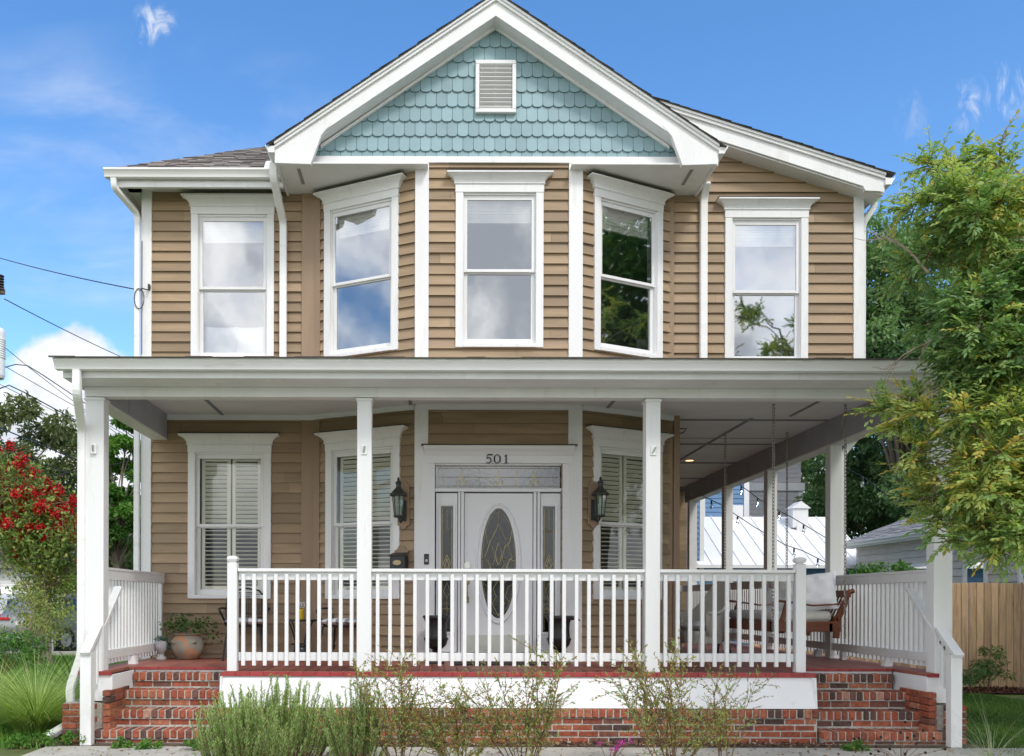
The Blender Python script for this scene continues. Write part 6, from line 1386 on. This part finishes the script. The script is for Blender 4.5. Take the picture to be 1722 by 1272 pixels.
# ---- cars
def car(label, loc, rz, body, plate=True):
    t = thing('parked_car', label, 'car', loc, rz, 'cars parked along the street at left'); W = .93
    m = MB()    # x across, y forward from the tail
    prof = [(-2.25, .38), (-2.30, .55), (-2.30, .80), (-2.26, 1.02), (-2.18, 1.10), (-1.85, 1.62), (-1.6, 1.68), (.2, 1.70), (.65, 1.62), (1.25, 1.14), (1.9, 1.04), (2.2, .92), (2.28, .7), (2.26, .4)]
    def hw(z): return W*(1.0 if z < 1.0 else 1.0-.30*((z-1.0)/.7)**1.1) * (.97 if z < .45 else 1)
    secs = []
    ys = [p[0] for p in prof]
    rows = []
    for (y, z) in prof:
        w_ = hw(z)*(.93 if abs(y) > 2.2 else 1); rows.append([(-w_, y, z), (-w_*.9, y, z+.015), (0, y, z+.03), (w_*.9, y, z+.015), (w_, y, z)])
    m.grid(rows)
    for sx in (-1, 1):        # sides down from the belt line
        low = [(-2.25, .3), (-1.85, .28), (-1.0, .28), (0, .28), (1.0, .28), (2.26, .3)]
        top = {}
        Ys = np.linspace(-2.28, 2.26, 40); lo, mi, up = [], [], []
        for y in Ys:
            zt = np.interp(y, ys, [p[1] for p in prof]); zb = .28
            for wy in (-1.42, 1.42):
                if abs(y-wy) < .37: zb = max(zb, math.sqrt(.37**2-(y-wy)**2)+.33)
            zm = min(1.02, zt); e = .95 if abs(y) > 2.15 else 1
            lo.append((sx*W*.97*e, y, zb)); mi.append((sx*W*1.0*e, y, min(zm, max(.7, zb)))); up.append((sx*hw(zt)*e, y, zt))
        bl_ = [(sx*W*1.0*(.95 if abs(y) > 2.15 else 1), y, min(1.02, u[2])) for y, u in zip(Ys, up)]
        m.grid([lo, mi, bl_, up])
    m.face([(-.88, -2.29, .3), (.88, -2.29, .3), (.9, -2.30, .8), (-.9, -2.30, .8)])
    o = obj('body', m, body, t, world=False); smooth_angle(o, 35)
    dk = M['glasscar']
    m = MB(); m.face([(-.66, -2.135, 1.19), (.66, -2.135, 1.19), (.56, -1.89, 1.58), (-.56, -1.89, 1.58)]); obj('rear_window', m, dk, t, world=False)
    for sx in (-1, 1):
        for (y0, y1, y2, y3) in ((-1.85, -1.05, -1.05, -1.55), (-1.0, -.05, -.05, -1.0), (0.0, .95, .45, .0)):
            f_ = lambda z: hw(z)+.006
            m = MB(); pts = [(sx*f_(1.12), y0, 1.12), (sx*f_(1.12), y1, 1.12), (sx*f_(1.58), y2, 1.58), (sx*f_(1.58), y3, 1.58)]; m.face(pts); obj('side_window', m, dk, t, world=False)
        m = MB(); m.cbox(sx*.66-.22, sx*.66+.22, -2.315, -2.28, .93, 1.02, .012); m.cbox(min(sx*.86, sx*.945), max(sx*.86, sx*.945), -2.30, -1.98, .94, 1.03, .012); obj('tail_light', m, M['tail'], t, world=False)
        m = MB(); m.cbox(sx*.6-.2, sx*.6+.2, -2.325, -2.29, .50, .53, .005); obj('reflector', m, M['tail'], t, world=False)
        for wy in (-1.42, 1.42):
            m = MB(); m.M = Matrix.Translation((sx*.83, wy, .335)) @ Matrix.Rotation(PI/2, 4, 'Y'); m.lathe([(.2, -.1), (.31, -.11), (.335, -.08), (.335, .08), (.31, .11), (.2, .1)], (0,0,0), 28); wh = obj('wheel', m, mat('tyre', (.02,.02,.02), .9) if 'tyre' not in bpy.data.materials else bpy.data.materials['tyre'], t, world=False, smooth=True)
            m = MB(); m.M = Matrix.Translation((sx*.93, wy, .335)) @ Matrix.Rotation(PI/2, 4, 'Y'); m.lathe([(.05, 0), (.05, .01), (.19, .01), (.215, -.005)], (0,0,0), 24); m.M = None; 
            r_ = obj('rim', m, M['steel'], t, world=False); r_.parent = wh
            m = MB(); m.M = Matrix.Translation((sx*.90, wy, .335)) @ Matrix.Rotation(PI/2, 4, 'Y'); m.lathe([(.36, -.14*sx), (.40, -.10*sx), (.40, .03*sx), (.365, .035*sx)], (0,0,0), 28)
    m = MB(); m.box(-.92, .92, -2.34, -2.25, .36, .49); obj('bumper', m, M['chrome'], t, world=False)
    m = MB(); m.box(-.15, .15, -2.322, -2.305, .80, .93); obj('licence_plate', m, M['white'], t, world=False)
    for sx in (-1, 1): m = MB(); m.tube([(sx*.60, -1.5, 1.70), (sx*.60, -1.4, 1.75), (sx*.61, .1, 1.77), (sx*.61, .25, 1.72)], .014, 6); obj('roof_rail', m, M['chrome'], t, world=False)
M['silver'] = mat('silver_paint', (.30,.31,.31), .28, .03, 3, metal=.55); M['whitecar'] = mat('white_car_paint', (.75,.76,.78), .25, .02, 3)
M['tail'] = mat('tail_light_red', (.55,.01,.012), .15, .1, 10); M['chrome'] = mat('chrome', (.65,.65,.66), .15, .03, 5, metal=.9); M['glasscar'] = mat('tinted_car_glass', (.05,.06,.08), .04, .05, 2, metal=.0, spec=1.)
M['glasscar'].node_tree.nodes['Principled BSDF'].inputs['Metallic'].default_value = .35
car('grey station wagon parked with its tail toward the house', (gx(84, 26.5), 26.5+CY+2.2, 0), math.radians(-24), M['silver'])
car('white car parked left of the grey station wagon', (gx(8, 33), 33+CY+1.5, 0), math.radians(-18), M['whitecar'])
# ---- street sign, pole and wires
t = thing('street_sign', 'small red and white sign on a thin post behind the red tree', 'sign', (gx(89, 26), 16.2, 0)); m = MB(); m.tube([(0,0,0), (0,0,2.75)], .03, 8); obj('post', m, M['steel'], t, world=False)
m = MB(); m.prism([(-.2, 2.28), (.2, 2.28), (.2, 1.98), (.1, 1.86), (-.1, 1.86), (-.2, 1.98)][::-1], -.05, -.035); sg_ = obj('sign_plate', m, M['white'], t, world=False); m = MB(); m.prism([(-.16, 2.25), (.16, 2.25), (.16, 2.0), (.08, 1.9), (-.08, 1.9), (-.16, 2.0)][::-1], -.056, -.051); pl_ = obj('red_panel', m, mat('sign_red', (.60,.05,.03), .5), t, world=False); m = MB(); m.box(-.09, .09, -.06, -.0565, 2.12, 2.19); m.box(-.06, -.01, -.06, -.0565, 2.03, 2.09); m.box(.02, .07, -.06, -.0565, 2.03, 2.09); obj('white_marks', m, M['white'], t, world=False)
PD = 20.; px_ = gx(-6, PD); py_ = PD+CY
t = thing('utility_pole', 'wooden utility pole with a grey transformer at the left edge', 'utility pole', (px_-.35, py_, 0)); m = MB(); m.tube([(0, 0, 0), (0, 0, 9.6)], [.16, .11], 12); obj('pole', m, M['bark'], t, world=False)
m = MB(); zt = EYE+(1013-640)/F*PD; m.lathe([(.02, 0), (.17, .02), (.19, .08), (.19, 1.05), (.17, 1.12), (.05, 1.16)], (.32, -.0, zt), 20)
for k in range(9): m.lathe([(.19, .45+k*.05), (.205, .465+k*.05), (.19, .48+k*.05)], (.32, 0, zt), 20)
obj('transformer', m, M['gutter'], t, world=False)
m = MB(); zi = EYE+(1013-492)/F*PD
for k in range(6): m.lathe([(.05, 0), (.10, .01), (.10, .03), (.05, .045)], (.42, -.05, zi+k*.06), 14)
obj('insulator', m, M['bronze'], t, world=False)
m = MB(); m.box(-1.0, .5, -.06, .06, 8.3, 8.42); obj('cross_arm', m, M['bark'], t, world=False)
t_ = t
def wire(label, pts, D0, D1, r=.012, sag=.0, n=26):
    a_, b_ = P(*pts[0], D0), P(*pts[-1], D1); out = []
    if len(pts) == 2:
        for f in np.linspace(0, 1, n): p = a_.lerp(b_, f); p.z -= sag*4*f*(1-f); out.append(p)
    else:
        for i, q in enumerate(pts): f = i/(len(pts)-1); out.append(P(*q, D0+(D1-D0)*f))
    m = MB(); m.tube(out, r, 5); o = obj('overhead_wire', m, M['black']); tag(o, label, 'wire', 'overhead wires at left'); return o
wire('uppermost wire, running from the left edge to the house corner', ((-120, 398), (236, 490)), 18, 12.0, .008, .08)
wire('wire sloping from the insulator down behind the porch roof', ((6, 505), (240, 618)), 20, 30, .012, .05)
wire('thin wire sloping past the cloud below the transformer', ((5, 585), (44, 617), (100, 660), (330, 830)), 20, 34, .010)
wire('bent black service wire crossing left of the downspout', ((-60, 640), (0, 622), (25, 615), (45, 617), (70, 632), (150, 685), (300, 790)), 20, 32, .016)
wire('straight wire passing just below the bent service wire', ((-60, 590), (5, 617), (130, 688), (330, 800)), 20, 34, .010)
wire('heavy dark wire falling toward the leftmost post', ((-60, 690), (0, 655), (14, 650), (40, 662), (140, 716), (330, 800)), 20, 32, .018)
wire('faint thin wire over the magnolia', ((-60, 620), (330, 810)), 20, 36, .008)
wire('twisted cable crossing in front of the magnolia', ((-60, 690), (0, 722), (60, 747), (140, 780), (300, 830)), 20, 32, .018)
wire('low cable above the red blossoms', ((-40, 720), (30, 765), (150, 812), (300, 890)), 20, 30, .016)
wire('nearly level wire over the red blossoms', ((48, 803), (90, 801), (142, 792), (260, 770)), 24, 24, .012)
m = MB(); m.tube([(XL+.0, YW-.075, EYE+(1013-600)/125.5), (XL+.0, YW-.075, 6.3)], .006, 5); c_ = Vector((XL-.03, YW-.10, EYE+(1013-508)/125.5)); m.tube([c_+Vector((.065*math.cos(q), 0, .135*math.sin(q))) for q in np.linspace(0, 2*PI, 20)], .006, 5); m.tube([c_+Vector((.03, 0, .135)), c_+Vector((.14, 0, .11))], .008, 5); m.box(XL+.085, XL+.105, YW-.1, YW-.036, 5.66, 5.72)
tag(obj('service_cable', m, M['black']), 'coiled black cable clipped to the upper left corner of the house', 'cable')
# ---- string lights on the right
def festoon(label, pts, D, nb_):
    t = thing('string_lights', label, 'string lights', P(*pts[0], D), 0, 'string lights beyond the right end of the porch'); m = MB(); W = [P(x, y, D) for x, y in pts]; m.tube(W, .008, 4); obj('cord', m, M['black'], t)
    for k in range(nb_):
        f = (k+.5)/nb_*(len(W)-1); i = min(int(f), len(W)-2); p = W[i].lerp(W[i+1], f-i); m = MB(); m.lathe([(.008, 0), (.018, -.02), (.018, -.08), (.008, -.085)], p, 8); sk = obj('socket', m, M['black'], t); m = MB(); m.lathe([(.014, -.085), (.028, -.12), (.03, -.145), (.018, -.17), (.002, -.175)], p, 10); b_ = obj('bulb', m, M['lampglass'], sk)
festoon('upper string of bulbs crossing the blue house', ((1235, 808), (1257, 824), (1290, 848), (1330, 868), (1372, 893), (1420, 922)), 17, 5)
festoon('lower string of bulbs crossing the white metal roof', ((1180, 832), (1212, 848), (1268, 885), (1320, 915), (1350, 925), (1400, 950)), 17.5, 5)
festoon('string of bulbs running toward the grey bungalow', ((1410, 780), (1450, 800), (1498, 836), (1540, 850), (1580, 880)), 15, 2)
